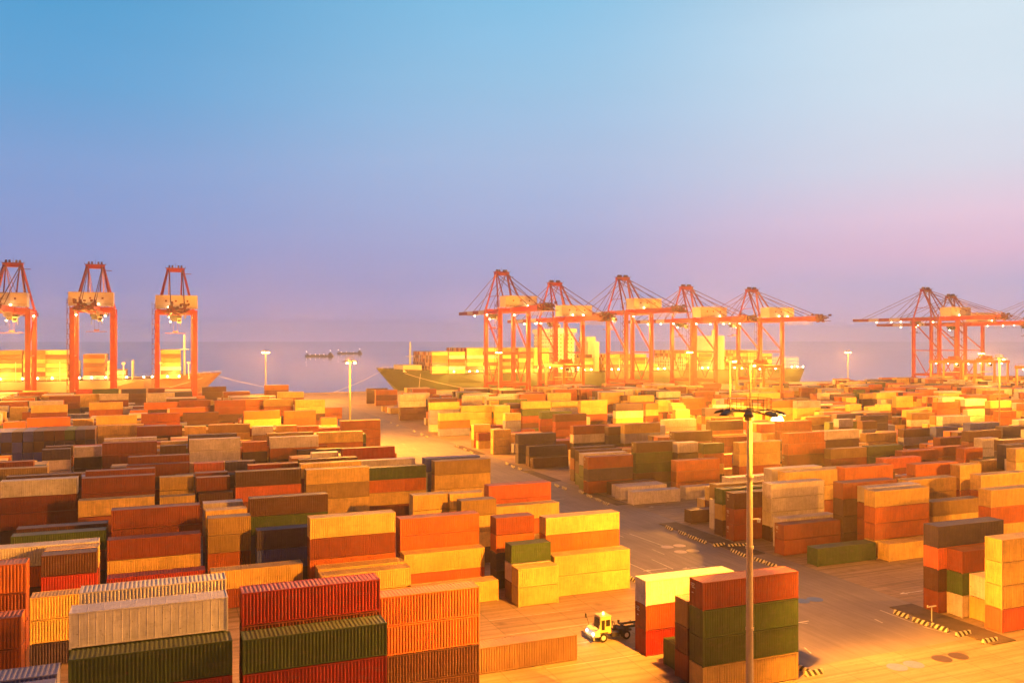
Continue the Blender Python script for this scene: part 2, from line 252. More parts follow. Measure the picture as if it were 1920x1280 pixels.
# x | y | tier | height | length class | paint | turned | detail | label
CONTAINERS = """
-6.58|78.46|4|2.9|40|q|0|1|smooth white long container, topmost, above olive green, left yard front
-6.42|75.9|3|2.9|40|g|0|1|olive green long container, topmost, above bright red, left yard front, leftmost such
6.57|75.47|3|2.9|40|g|0|1|olive green long container, topmost, above bright red, left yard front, rightmost such
6.82|79.06|4|2.9|40|R|0|1|bright red long container, topmost, above rust brown, left yard front, rightmost such
51.83|75.58|3|2.9|40|r|0|1|rust brown long container, topmost, above olive green, behind near lamp mast
17.97|82.98|3|2.9|40|o|0|1|orange long container, topmost, above orange, left yard front, rightmost such
32.19|89.52|0|2.9|40|s|0|1|dull tan long container, alone on ground, left yard front
51.83|75.58|1|2.9|40|g|0|1|olive green long container, third down, under olive green, behind near lamp mast
51.83|75.58|2|2.9|40|g|0|1|olive green long container, second down, under rust brown, behind near lamp mast
17.97|82.98|2|2.9|40|o|0|1|orange long container, second down, under orange, left yard front, second such from left
17.97|82.98|1|2.9|40|n|0|1|dark brown long container, third down, under orange, left yard front
-6.3|84.52|4|2.9|40|w|0|1|white long container, topmost, above rust brown, left yard front
6.57|75.47|2|2.9|40|R|0|1|bright red long container, second down, under olive green, left yard front, rightmost such
51.83|75.58|0|2.9|40|y|0|1|yellow long container, fourth down, under olive green, behind near lamp mast
-6.44|133.25|2|2.9|40|r|0|1|rust brown long container, topmost, above yellow, left yard front
19.72|123.3|3|2.9|40|y|0|1|yellow long container, topmost, above rust brown, left yard lower part
-6.24|140.07|3|2.9|40|r|0|1|rust brown long container, topmost, above rust brown, left yard lower part, rightmost such
96.49|86.47|3|2.9|40|k|0|1|near-black long container, topmost, above salmon orange, right yard lower part
32.7|121.3|1|2.9|40|y|0|1|yellow long container, topmost, above salmon orange, left yard front
52.2|87.47|2|2.9|40|w|0|1|white long container, topmost, above rust brown, behind near lamp mast
52.17|112.38|1|2.9|40|y|0|1|yellow long container, topmost, above yellow, left yard front, rightmost such
19.72|123.3|2|2.9|40|r|0|1|rust brown long container, second down, under yellow, left yard front, rightmost such
6.69|124.4|1|2.6|40|y|0|1|yellow long container, topmost, above rust brown, left yard front, leftmost such
32.78|123.89|3|2.6|40|o|0|1|orange long container, topmost, above orange, left yard lower part
52.76|116.63|3|2.6|40|y|0|1|yellow long container, topmost, above orange, left yard lower part, rightmost such
13.4|142.17|3|2.9|40|n|0|1|dark brown long container, topmost, above olive green, left yard lower part
98.42|111.64|0|2.9|40|g|0|1|olive green long container, alone on ground, right yard front
-13.01|119.13|3|2.6|20|n|0|1|dark brown short container, topmost, above bright red, left yard front
52.17|112.38|0|2.9|40|y|0|1|yellow long container, second down, under yellow, left yard front
-25.58|175.79|3|2.9|40|w|0|1|white long container, topmost, above rust brown, left yard lower part
-12.6|174.33|3|2.9|40|r|0|1|rust brown long container, topmost, above rust brown, left yard lower part, leftmost such
-13.13|110.11|2|2.6|20|y|0|1|yellow short container, topmost, above yellow, left yard front, leftmost such
-25.58|175.79|2|2.9|40|r|0|1|rust brown long container, second down, under white, left yard lower part
111.91|113.13|3|2.75|40|y|0|1|yellow long container, topmost, above orange, right yard lower part, leftmost such
98.08|119.36|1|2.6|40|r|0|1|rust brown long container, topmost, above rust brown, right yard lower part
13.45|131.74|2|2.9|40|k|0|1|near-black long container, topmost, above blue, left yard lower part
52.76|116.63|2|2.6|40|o|0|1|orange long container, second down, under yellow, left yard front
-6.44|133.25|1|2.9|40|y|0|1|yellow long container, second down, under rust brown, left yard front
32.78|123.89|2|2.6|40|o|0|1|orange long container, second down, under orange, left yard front, rightmost such
13.66|171.89|3|2.9|40|n|0|1|dark brown long container, topmost, above salmon orange, left yard lower part
20.17|116.69|1|2.6|40|y|0|1|yellow long container, topmost, above yellow, left yard front, leftmost such
-12.67|167.81|2|2.9|40|y|0|1|yellow long container, topmost, above orange, left yard lower part, leftmost such
26.42|169.56|3|2.9|40|y|0|1|yellow long container, topmost, above tan, left yard lower part
45.66|110.07|1|2.6|20|y|0|1|yellow short container, topmost, above yellow, left yard front, rightmost such
-19.2|140.89|2|2.9|40|g|0|1|olive green long container, topmost, above rust brown, left yard front
97.44|77.74|3|2.9|40|y|0|1|yellow long container, topmost, above yellow, right yard front
54.89|146.05|3|2.6|40|O|0|1|salmon orange long container, topmost, above salmon orange, left yard lower part
-19.25|125.19|3|2.6|40|w|0|1|white long container, topmost, above orange, left yard front
111.91|113.13|2|2.75|40|o|0|1|orange long container, second down, under yellow, right yard lower part, leftmost such
-25.58|175.79|1|2.9|40|r|0|1|rust brown long container, third down, under rust brown, left yard lower part
97.9|83.91|2|2.9|40|r|0|1|rust brown long container, topmost, above olive green, right yard front
102.94|128.83|3|2.6|40|p|0|1|pale grey long container, topmost, above pale grey, right yard lower part, leftmost such
45.82|113.0|2|2.6|20|g|0|1|olive green short container, topmost, above pale grey, left yard front
-24.19|97.87|4|2.9|40|o|0|1|orange long container, topmost, above rust brown, left yard front
52.2|87.47|1|2.9|40|r|0|1|rust brown long container, second down, under white, behind near lamp mast
111.91|113.13|1|2.75|40|o|0|1|orange long container, third down, under orange, right yard lower part
-23.55|89.55|3|2.9|40|o|0|1|orange long container, topmost, above orange, left yard front, leftmost such
111.51|109.71|0|2.9|40|y|0|1|yellow long container, alone on ground, right yard front
52.63|171.55|3|2.9|40|t|0|1|tan long container, topmost, above yellow, left yard middle
127.87|104.03|3|2.9|40|y|0|1|yellow long container, topmost, above orange, right yard lower part, rightmost such
46.0|119.37|3|2.6|20|r|0|1|rust brown short container, topmost, above orange, left yard lower part
6.83|134.88|3|2.6|20|t|0|1|tan short container, topmost, above tan, left yard lower part
-13.13|110.11|1|2.6|20|y|0|1|yellow short container, second down, under yellow, left yard front, leftmost such
97.44|77.74|1|2.9|40|y|0|1|yellow long container, third down, under yellow, right yard front
97.44|77.74|2|2.9|40|y|0|1|yellow long container, second down, under yellow, right yard front
45.66|110.07|0|2.6|20|y|0|1|yellow short container, second down, under yellow, left yard front, rightmost such
97.44|77.74|0|2.9|40|O|0|1|salmon orange long container, fourth down, under yellow, right yard front
-19.13|73.21|3|2.9|40|l|0|1|slate blue long container, topmost, above pale grey, left yard front
102.94|128.83|2|2.6|40|p|0|1|pale grey long container, second down, under pale grey, right yard lower part
127.1|115.11|2|2.6|40|t|0|1|tan long container, topmost, above yellow, right yard lower part
-6.14|125.95|1|2.6|40|R|0|1|bright red long container, topmost, above rust brown, left yard front, leftmost such
-13.13|110.11|0|2.6|20|k|0|1|near-black short container, third down, under yellow, left yard front
52.63|171.55|2|2.9|40|y|0|1|yellow long container, second down, under tan, left yard lower part
124.21|133.18|3|2.9|40|o|0|1|orange long container, topmost, above orange, right yard middle, fourth such from left
39.78|175.62|3|2.6|40|g|0|1|olive green long container, topmost, above orange, left yard middle
140.32|116.21|3|2.9|40|y|0|1|yellow long container, topmost, above orange, right yard lower part, second such from left
52.2|87.47|0|2.9|40|R|0|1|bright red long container, third down, under rust brown, behind near lamp mast
26.42|169.56|2|2.9|40|t|0|1|tan long container, second down, under yellow, left yard lower part
97.42|168.64|0|2.9|40|p|0|1|pale grey long container, alone on ground, right yard lower part, second such from left
6.83|134.88|2|2.6|20|t|0|1|tan short container, second down, under tan, left yard front
53.71|140.1|2|2.6|40|y|0|1|yellow long container, topmost, above orange, left yard lower part, second such from left
-13.01|119.13|2|2.6|20|R|0|1|bright red short container, second down, under dark brown, left yard front
98.08|119.36|0|2.6|40|r|0|1|rust brown long container, second down, under rust brown, right yard front
39.78|175.62|2|2.6|40|o|0|1|orange long container, second down, under olive green, left yard lower part
-12.28|231.81|3|2.9|40|r|0|1|rust brown long container, topmost, above rust brown, left yard middle, second such from left
32.7|121.3|0|2.9|40|O|0|1|salmon orange long container, second down, under yellow, left yard front
110.39|118.87|3|2.9|40|r|0|1|rust brown long container, topmost, above dark brown, right yard lower part
32.11|114.13|0|2.9|40|y|0|1|yellow long container, alone on ground, left yard front
109.42|132.51|3|2.9|40|y|0|1|yellow long container, topmost, above yellow, right yard lower part, leftmost such
39.71|141.79|3|2.6|20|y|0|1|yellow short container, topmost, above yellow, left yard lower part, second such from left
13.45|131.74|1|2.9|40|b|0|1|blue long container, second down, under near-black, left yard front
13.66|171.89|2|2.9|40|O|0|1|salmon orange long container, second down, under dark brown, left yard lower part
13.4|142.17|2|2.9|40|g|0|1|olive green long container, second down, under dark brown, left yard lower part
94.54|184.8|2|2.9|40|r|0|1|rust brown long container, topmost, above near-black, right yard middle
96.76|131.39|2|2.9|40|n|0|1|dark brown long container, topmost, above rust brown, right yard lower part
146.93|137.39|3|2.6|40|o|0|1|orange long container, topmost, above orange, right yard middle, sixth such from left
7.43|232.27|3|2.9|40|p|0|1|pale grey long container, topmost, above pale grey, left yard middle
-19.2|146.12|2|2.9|40|n|0|1|dark brown long container, topmost, above rust brown, left yard lower part, rightmost such
129.28|122.68|3|2.6|40|y|0|1|yellow long container, topmost, above yellow, right yard lower part, rightmost such
39.3|199.64|3|2.9|40|R|0|1|bright red long container, topmost, above bright red, left yard middle
20.33|120.34|1|2.6|40|y|0|1|yellow long container, topmost, above rust brown, left yard front, rightmost such
26.42|169.56|1|2.9|40|y|0|1|yellow long container, third down, under tan, left yard lower part
130.48|175.03|3|2.9|40|y|0|1|yellow long container, topmost, above yellow, right yard middle, leftmost such
127.87|104.03|2|2.9|40|o|0|1|orange long container, second down, under yellow, right yard lower part, rightmost such
45.64|134.16|3|2.6|20|t|0|1|tan short container, topmost, above yellow, left yard lower part
6.82|79.06|3|2.9|40|r|0|1|rust brown long container, second down, under bright red, left yard front
94.54|184.8|1|2.9|40|k|0|1|near-black long container, second down, under rust brown, right yard middle
26.68|229.51|3|2.9|40|p|0|1|pale grey long container, topmost, above orange, left yard middle
6.83|134.88|1|2.6|20|o|0|1|orange short container, third down, under tan, left yard front
114.04|177.05|2|2.6|40|o|0|1|orange long container, topmost, above orange, right yard middle, leftmost such
96.76|131.39|0|2.9|40|r|0|1|rust brown long container, third down, under rust brown, right yard lower part
96.76|131.39|1|2.9|40|r|0|1|rust brown long container, second down, under dark brown, right yard lower part
19.72|123.3|1|2.9|40|o|0|1|orange long container, third down, under rust brown, left yard front
130.48|175.03|2|2.9|40|y|0|1|yellow long container, second down, under yellow, right yard middle
7.43|232.27|2|2.9|40|p|0|1|pale grey long container, second down, under pale grey, left yard middle
39.78|175.62|1|2.6|40|y|0|1|yellow long container, third down, under orange, left yard lower part
6.86|175.25|3|2.6|20|r|0|1|rust brown short container, topmost, above dark brown, left yard lower part
-6.24|140.07|2|2.9|40|r|0|1|rust brown long container, second down, under rust brown, left yard lower part, rightmost such
-24.19|97.87|3|2.9|40|r|0|1|rust brown long container, second down, under orange, left yard front
39.94|236.59|3|2.9|40|y|0|1|yellow long container, topmost, above orange, left yard middle
-5.91|197.82|3|2.6|40|r|0|1|rust brown long container, topmost, above dark brown, left yard middle, leftmost such
0.39|178.56|3|2.6|20|y|0|1|yellow short container, topmost, above yellow, left yard lower part, leftmost such
114.04|177.05|1|2.6|40|o|0|1|orange long container, second down, under orange, right yard lower part
96.49|86.47|2|2.9|40|O|0|1|salmon orange long container, second down, under near-black, right yard front
97.9|83.91|1|2.9|40|g|0|1|olive green long container, second down, under rust brown, right yard front
96.49|86.47|0|2.9|40|r|0|1|rust brown long container, fourth down, under dark brown, right yard front
96.49|86.47|1|2.9|40|n|0|1|dark brown long container, third down, under salmon orange, right yard front
97.9|83.91|0|2.9|40|p|0|1|pale grey long container, third down, under olive green, right yard front
-5.7|202.28|3|2.9|40|r|0|1|rust brown long container, topmost, above rust brown, left yard middle, rightmost such
155.29|187.39|3|2.9|40|o|0|1|orange long container, topmost, above orange, right yard middle, third such from left
-5.47|272.1|3|2.9|40|r|0|1|rust brown long container, topmost, above dark brown, left yard middle, rightmost such
-23.55|89.55|2|2.9|40|o|0|1|orange long container, second down, under orange, left yard front, leftmost such
112.47|193.19|3|2.6|40|n|0|1|dark brown long container, topmost, above olive green, right yard middle
163.73|180.77|2|2.6|40|t|0|1|tan long container, topmost, above rust brown, right yard middle
52.25|79.02|2|2.9|40|t|0|1|tan long container, topmost, above dark brown, behind near lamp mast
99.12|230.95|1|2.9|40|k|0|1|near-black long container, topmost, above dark brown, right yard middle
46.0|119.37|2|2.6|20|o|0|1|orange short container, second down, under rust brown, left yard front
155.29|187.39|2|2.9|40|o|0|1|orange long container, second down, under orange, right yard middle
129.05|201.44|3|2.9|40|n|0|1|dark brown long container, topmost, above rust brown, right yard middle, second such from left
-12.61|183.24|3|2.9|40|r|0|1|rust brown long container, topmost, above rust brown, left yard lower part, second such from left
155.29|187.39|1|2.9|40|r|0|1|rust brown long container, third down, under orange, right yard middle
98.86|227.27|0|2.9|40|n|0|1|dark brown long container, alone on ground, right yard middle
98.51|237.5|2|2.9|40|k|0|1|near-black long container, topmost, above near-black, right yard middle, leftmost such
-16.0|279.3|3|2.9|40|y|0|1|yellow long container, topmost, above yellow, left yard middle
-38.4|314.91|3|2.9|40|o|0|0|orange long container, topmost, above orange, left yard rear, leftmost such
-32.16|192.97|3|2.9|40|t|0|0|tan long container, topmost, above rust brown, left yard lower part
127.89|226.44|3|2.9|40|t|0|0|tan long container, topmost, above slate blue, right yard rear
52.35|268.18|3|2.9|40|o|0|0|orange long container, topmost, above orange, left yard rear, rightmost such
52.25|79.02|1|2.9|40|n|0|0|dark brown long container, second down, under tan, behind near lamp mast
112.47|193.19|2|2.6|40|g|0|0|olive green long container, second down, under dark brown, right yard middle
52.25|79.02|0|2.9|40|r|0|0|rust brown long container, third down, under dark brown, behind near lamp mast
110.39|118.87|2|2.9|40|n|0|0|dark brown long container, second down, under rust brown, right yard lower part
99.0|81.35|1|2.9|20|p|0|0|pale grey short container, topmost, above yellow, right yard front
26.66|177.93|3|2.9|40|y|0|0|yellow long container, topmost, above rust brown, left yard middle
154.85|133.29|3|2.6|20|y|0|0|yellow short container, topmost, above yellow, right yard middle, rightmost such
98.25|147.27|0|2.6|20|n|0|0|dark brown short container, alone on ground, right yard lower part
112.47|193.19|1|2.6|40|g|0|0|olive green long container, third down, under olive green, right yard middle
-18.49|315.2|3|2.9|40|y|0|0|yellow long container, topmost, above yellow, left yard rear, leftmost such
175.08|214.98|3|2.9|40|o|0|0|orange long container, topmost, above orange, right yard rear
14.53|282.33|3|2.6|40|t|0|0|tan long container, topmost, above yellow, left yard rear
162.31|161.43|2|2.6|40|O|0|0|salmon orange long container, topmost, above rust brown, right yard middle
40.53|186.63|3|2.6|40|p|0|0|pale grey long container, topmost, above rust brown, left yard middle, rightmost such
156.41|224.1|3|2.9|40|n|0|0|dark brown long container, topmost, above orange, right yard rear
97.87|175.09|0|2.9|40|p|0|0|pale grey long container, alone on ground, right yard lower part, leftmost such
101.06|123.54|1|2.6|40|p|0|0|pale grey long container, topmost, above pale grey, right yard lower part, rightmost such
109.58|136.86|3|2.9|40|p|0|0|pale grey long container, topmost, above dark brown, right yard lower part
177.26|181.45|2|2.6|40|g|0|0|olive green long container, topmost, above olive green, right yard middle
-25.49|181.51|3|2.9|40|n|0|0|dark brown long container, topmost, above rust brown, left yard lower part, leftmost such
97.27|135.6|2|2.9|40|g|0|0|olive green long container, topmost, above tan, right yard lower part
45.89|140.91|3|2.6|20|y|0|0|yellow short container, topmost, above yellow, left yard lower part, rightmost such
177.28|197.71|3|2.6|40|p|0|0|pale grey long container, topmost, above dark brown, right yard middle
204.25|172.97|3|2.9|40|n|0|0|dark brown long container, topmost, above rust brown, right yard middle, rightmost such
-5.04|318.61|3|2.9|40|r|0|0|rust brown long container, topmost, above rust brown, left yard rear, leftmost such
-25.44|234.17|3|2.6|20|k|0|0|near-black short container, topmost, above pale grey, left yard middle
111.77|169.7|0|2.9|40|p|0|0|pale grey long container, alone on ground, right yard lower part, rightmost such
102.94|128.83|1|2.6|40|p|0|0|pale grey long container, third down, under pale grey, right yard lower part
99.0|81.35|0|2.9|20|y|0|0|yellow short container, second down, under pale grey, right yard front
177.62|170.33|2|2.6|40|o|0|0|orange long container, topmost, above orange, right yard middle, fifth such from left
7.14|172.59|2|2.6|20|n|0|0|dark brown short container, topmost, above rust brown, left yard lower part
200.47|206.26|2|2.6|40|t|0|0|tan long container, topmost, above tan, right yard middle
52.94|82.47|0|2.9|40|g|0|0|olive green long container, alone on ground, behind near lamp mast
116.43|237.37|3|2.6|40|r|0|0|rust brown long container, topmost, above pale grey, right yard middle
6.84|140.91|3|2.6|20|y|0|0|yellow short container, topmost, above tan, left yard lower part
0.4|171.75|2|2.6|20|y|0|0|yellow short container, topmost, above bright red, left yard lower part
113.42|116.31|3|2.75|40|p|0|0|pale grey long container, topmost, above rust brown, right yard lower part, rightmost such
-18.8|237.06|3|2.6|20|p|0|0|pale grey short container, topmost, above dark brown, left yard middle
179.23|153.06|3|2.6|20|o|0|0|orange short container, topmost, above orange, right yard middle
17.97|82.98|0|2.9|40|n|0|0|dark brown long container, fourth down, under dark brown, left yard front
28.04|317.0|3|2.9|40|o|0|0|orange long container, topmost, above yellow, left yard rear
6.8|147.43|3|2.6|20|p|0|0|pale grey short container, topmost, above yellow, left yard lower part
26.68|229.51|2|2.9|40|o|0|0|orange long container, second down, under pale grey, left yard middle
99.33|140.24|2|2.9|40|t|0|0|tan long container, topmost, above pale grey, right yard lower part
-12.28|231.81|2|2.9|40|r|0|0|rust brown long container, second down, under rust brown, left yard middle
235.63|209.5|3|2.9|40|w|0|0|white long container, topmost, above yellow, right yard rear
94.54|184.8|0|2.9|40|r|0|0|rust brown long container, third down, under near-black, right yard lower part
110.39|118.87|1|2.9|40|n|0|0|dark brown long container, third down, under dark brown, right yard lower part
163.73|180.77|1|2.6|40|r|0|0|rust brown long container, second down, under tan, right yard middle
116.43|237.37|2|2.6|40|p|0|0|pale grey long container, second down, under rust brown, right yard middle
-18.8|237.06|2|2.6|20|n|0|0|dark brown short container, second down, under pale grey, left yard middle
153.23|245.1|3|2.6|40|p|0|0|pale grey long container, topmost, above pale grey, right yard rear, rightmost such
-44.39|375.75|3|2.9|40|y|0|0|yellow long container, topmost, above rust brown, left yard rear
17.56|189.01|3|2.6|40|R|0|0|bright red long container, topmost, above rust brown, left yard middle
-12.92|121.9|3|2.6|20|y|0|0|yellow short container, topmost, above rust brown, left yard front
127.1|184.86|3|2.6|20|g|0|0|olive green short container, topmost, above orange, right yard middle
130.48|175.03|1|2.9|40|o|0|0|orange long container, third down, under yellow, right yard middle
122.28|189.27|3|2.6|20|p|0|0|pale grey short container, topmost, above dark brown, right yard middle
221.44|211.84|2|2.6|40|n|0|0|dark brown long container, topmost, above slate blue, right yard middle
7.16|195.86|3|2.6|20|O|0|0|salmon orange short container, topmost, above rust brown, left yard middle
20.16|232.06|3|2.6|20|o|0|0|orange short container, topmost, above dark brown, left yard middle
8.44|333.18|3|2.6|40|n|0|0|dark brown long container, topmost, above dark brown, left yard rear
112.47|193.19|0|2.6|40|n|0|0|dark brown long container, fourth down, under olive green, right yard lower part
-12.6|174.33|2|2.9|40|r|0|0|rust brown long container, second down, under rust brown, left yard lower part, leftmost such
39.78|175.62|0|2.6|40|r|0|0|rust brown long container, fourth down, under yellow, left yard lower part
128.87|276.99|3|2.6|40|n|0|0|dark brown long container, topmost, above rust brown, right yard rear
184.1|266.9|3|2.9|40|k|0|0|near-black long container, topmost, above orange, right yard rear
127.89|226.44|2|2.9|40|l|0|0|slate blue long container, second down, under tan, right yard middle
223.97|189.38|3|2.9|40|b|0|0|blue long container, topmost, above blue, right yard rear
177.28|197.71|2|2.6|40|n|0|0|dark brown long container, second down, under pale grey, right yard middle
98.79|315.76|2|2.9|40|y|0|0|yellow long container, topmost, above orange, right yard rear
46.0|119.37|1|2.6|20|k|0|0|near-black short container, third down, under orange, left yard front
52.09|176.49|3|2.9|40|b|0|0|blue long container, topmost, above slate blue, left yard middle
27.32|184.5|3|2.9|40|n|0|0|dark brown long container, topmost, above rust brown, left yard middle
-25.05|383.09|3|2.9|40|y|0|0|yellow long container, topmost, above orange, left yard rear
127.1|115.11|1|2.6|40|y|0|0|yellow long container, second down, under tan, right yard lower part
152.13|215.19|2|2.6|40|o|0|0|orange long container, topmost, above orange, right yard middle, second such from left
13.56|195.85|3|2.6|20|k|0|0|near-black short container, topmost, above near-black, left yard middle
45.72|348.06|2|2.9|40|o|0|0|orange long container, topmost, above orange, left yard rear, third such from left
224.32|178.79|3|2.9|40|k|0|0|near-black long container, topmost, above near-black, right yard middle, second such from left
106.78|146.6|2|2.9|40|p|0|0|pale grey long container, topmost, above rust brown, right yard lower part, leftmost such
191.06|173.24|2|2.6|40|o|0|0|orange long container, topmost, above orange, right yard middle, rightmost such
98.79|315.76|1|2.9|40|o|0|0|orange long container, second down, under yellow, right yard rear
205.41|183.48|2|2.9|40|r|0|0|rust brown long container, topmost, above rust brown, right yard middle
0.61|231.49|3|2.6|20|n|0|0|dark brown short container, topmost, above rust brown, left yard middle
98.79|315.76|0|2.9|40|l|0|0|slate blue long container, third down, under orange, right yard middle
197.05|266.9|3|2.9|40|y|0|0|yellow long container, topmost, above yellow, right yard rear, rightmost such
-19.25|125.19|2|2.6|40|o|0|0|orange long container, second down, under white, left yard front
-25.44|234.17|2|2.6|20|p|0|0|pale grey short container, second down, under near-black, left yard middle
181.18|141.02|3|2.9|40|y|0|0|yellow long container, topmost, above yellow, right yard middle, rightmost such
179.91|149.76|2|2.6|40|y|0|0|yellow long container, topmost, above orange, right yard middle
165.51|299.79|3|2.9|40|k|0|0|near-black long container, topmost, above white, right yard rear
100.15|332.58|3|2.9|40|y|0|0|yellow long container, topmost, above slate blue, right yard rear
21.75|377.22|3|2.9|40|r|0|0|rust brown long container, topmost, above rust brown, left yard rear, rightmost such
-4.87|374.91|3|2.9|40|o|0|0|orange long container, topmost, above dark brown, left yard rear
221.44|211.84|1|2.6|40|l|0|0|slate blue long container, second down, under dark brown, right yard middle
6.69|124.4|0|2.6|40|r|0|0|rust brown long container, second down, under yellow, left yard front, leftmost such
136.35|323.86|3|2.9|40|y|0|0|yellow long container, topmost, above olive green, right yard rear
8.31|382.64|3|2.9|40|r|0|0|rust brown long container, topmost, above rust brown, left yard rear, second such from left
165.51|299.79|2|2.9|40|w|0|0|white long container, second down, under near-black, right yard rear
52.8|367.87|3|2.9|40|y|0|0|yellow long container, topmost, above yellow, left yard rear, rightmost such
40.99|376.17|3|2.9|40|t|0|0|tan long container, topmost, above rust brown, left yard rear
-35.87|203.44|3|2.9|40|r|0|0|rust brown long container, topmost, above rust brown, left yard middle, leftmost such
20.16|232.06|2|2.6|20|n|0|0|dark brown short container, second down, under orange, left yard middle
28.04|317.0|2|2.9|40|y|0|0|yellow long container, second down, under orange, left yard rear
160.89|320.91|3|2.9|40|y|0|0|yellow long container, topmost, above yellow, right yard rear, second such from left
7.44|242.8|3|2.9|40|k|0|0|near-black long container, topmost, above rust brown, left yard middle
202.03|167.14|3|2.6|20|p|0|0|pale grey short container, topmost, above pale grey, right yard middle
45.72|348.06|1|2.9|40|o|0|0|orange long container, second down, under orange, left yard rear
229.34|206.37|2|2.9|40|b|0|0|blue long container, topmost, above blue, right yard middle
287.4|258.2|3|2.9|40|o|0|0|orange long container, topmost, above rust brown, right yard rear
111.64|326.44|3|2.6|40|y|0|0|yellow long container, topmost, above yellow, right yard rear, leftmost such
54.89|146.05|2|2.6|40|O|0|0|salmon orange long container, second down, under salmon orange, left yard lower part
-12.36|241.53|3|2.9|40|p|0|0|pale grey long container, topmost, above rust brown, left yard middle, leftmost such
-6.42|75.9|2|2.9|40|R|0|0|bright red long container, second down, under olive green, left yard front, leftmost such
230.18|289.27|3|2.9|40|o|0|0|orange long container, topmost, above yellow, right yard rear
240.64|284.95|3|2.9|40|l|0|0|slate blue long container, topmost, above yellow, right yard rear
222.96|231.82|3|2.6|40|k|0|0|near-black long container, topmost, above near-black, right yard rear
313.13|255.3|3|2.9|40|y|0|0|yellow long container, topmost, above dark brown, right yard rear
185.84|147.2|3|2.9|40|k|0|0|near-black long container, topmost, above near-black, right yard middle, rightmost such
27.0|239.06|3|2.9|40|t|0|0|tan long container, topmost, above rust brown, left yard middle
21.75|377.22|2|2.9|40|r|0|0|rust brown long container, second down, under rust brown, left yard rear
96.16|190.47|2|2.9|40|p|0|0|pale grey long container, topmost, above olive green, right yard middle
128.87|276.99|2|2.6|40|r|0|0|rust brown long container, second down, under dark brown, right yard rear
230.18|289.27|2|2.9|40|y|0|0|yellow long container, second down, under orange, right yard rear
-24.6|441.44|3|2.9|40|p|0|0|pale grey long container, topmost, above rust brown, left yard rear
160.89|320.91|2|2.9|40|y|0|0|yellow long container, second down, under yellow, right yard rear
215.8|251.09|2|2.9|40|t|0|0|tan long container, topmost, above dark brown, right yard rear
-25.05|383.09|2|2.9|40|o|0|0|orange long container, second down, under yellow, left yard rear
99.71|202.66|2|2.9|40|n|0|0|dark brown long container, topmost, above rust brown, right yard middle, leftmost such
97.95|196.37|2|2.9|40|n|0|0|dark brown long container, topmost, above dark brown, right yard middle
127.87|104.03|1|2.9|40|y|0|0|yellow long container, third down, under orange, right yard lower part
4.21|342.04|3|2.9|40|o|0|0|orange long container, topmost, above orange, left yard rear, second such from left
26.5|272.26|3|2.6|20|w|0|0|white short container, topmost, above yellow, left yard middle
98.96|181.32|0|2.9|40|n|0|0|dark brown long container, alone on ground, right yard lower part
272.36|256.79|2|2.6|40|t|0|0|tan long container, topmost, above pale grey, right yard rear
101.89|385.93|3|2.9|40|p|0|0|pale grey long container, topmost, above pale grey, right yard rear, leftmost such
7.57|279.85|3|2.6|20|y|0|0|yellow short container, topmost, above orange, left yard middle
39.94|236.59|2|2.9|40|o|0|0|orange long container, second down, under yellow, left yard middle
45.64|134.16|2|2.6|20|y|0|0|yellow short container, second down, under tan, left yard lower part
194.93|340.02|3|2.9|40|y|0|0|yellow long container, topmost, above rust brown, right yard rear
99.12|259.8|2|2.6|20|y|0|0|yellow short container, topmost, above yellow, right yard middle, leftmost such
46.0|119.37|0|2.6|20|n|0|0|dark brown short container, fourth down, under near-black, left yard front
129.28|122.68|2|2.6|40|y|0|0|yellow long container, second down, under yellow, right yard lower part
313.05|266.9|3|2.9|40|p|0|0|pale grey long container, topmost, above rust brown, right yard rear
154.17|334.89|3|2.6|40|y|0|0|yellow long container, topmost, above pale grey, right yard rear
209.14|216.67|3|2.6|20|n|0|0|dark brown short container, topmost, above slate blue, right yard rear
32.85|223.67|2|2.9|40|k|0|0|near-black long container, topmost, above dark brown, left yard middle
97.27|135.6|1|2.9|40|t|0|0|tan long container, second down, under olive green, right yard lower part
97.27|135.6|0|2.9|40|n|0|0|dark brown long container, third down, under tan, right yard lower part
154.85|133.29|2|2.6|20|y|0|0|yellow short container, second down, under yellow, right yard lower part
101.89|385.93|2|2.9|40|p|0|0|pale grey long container, second down, under pale grey, right yard rear
"""
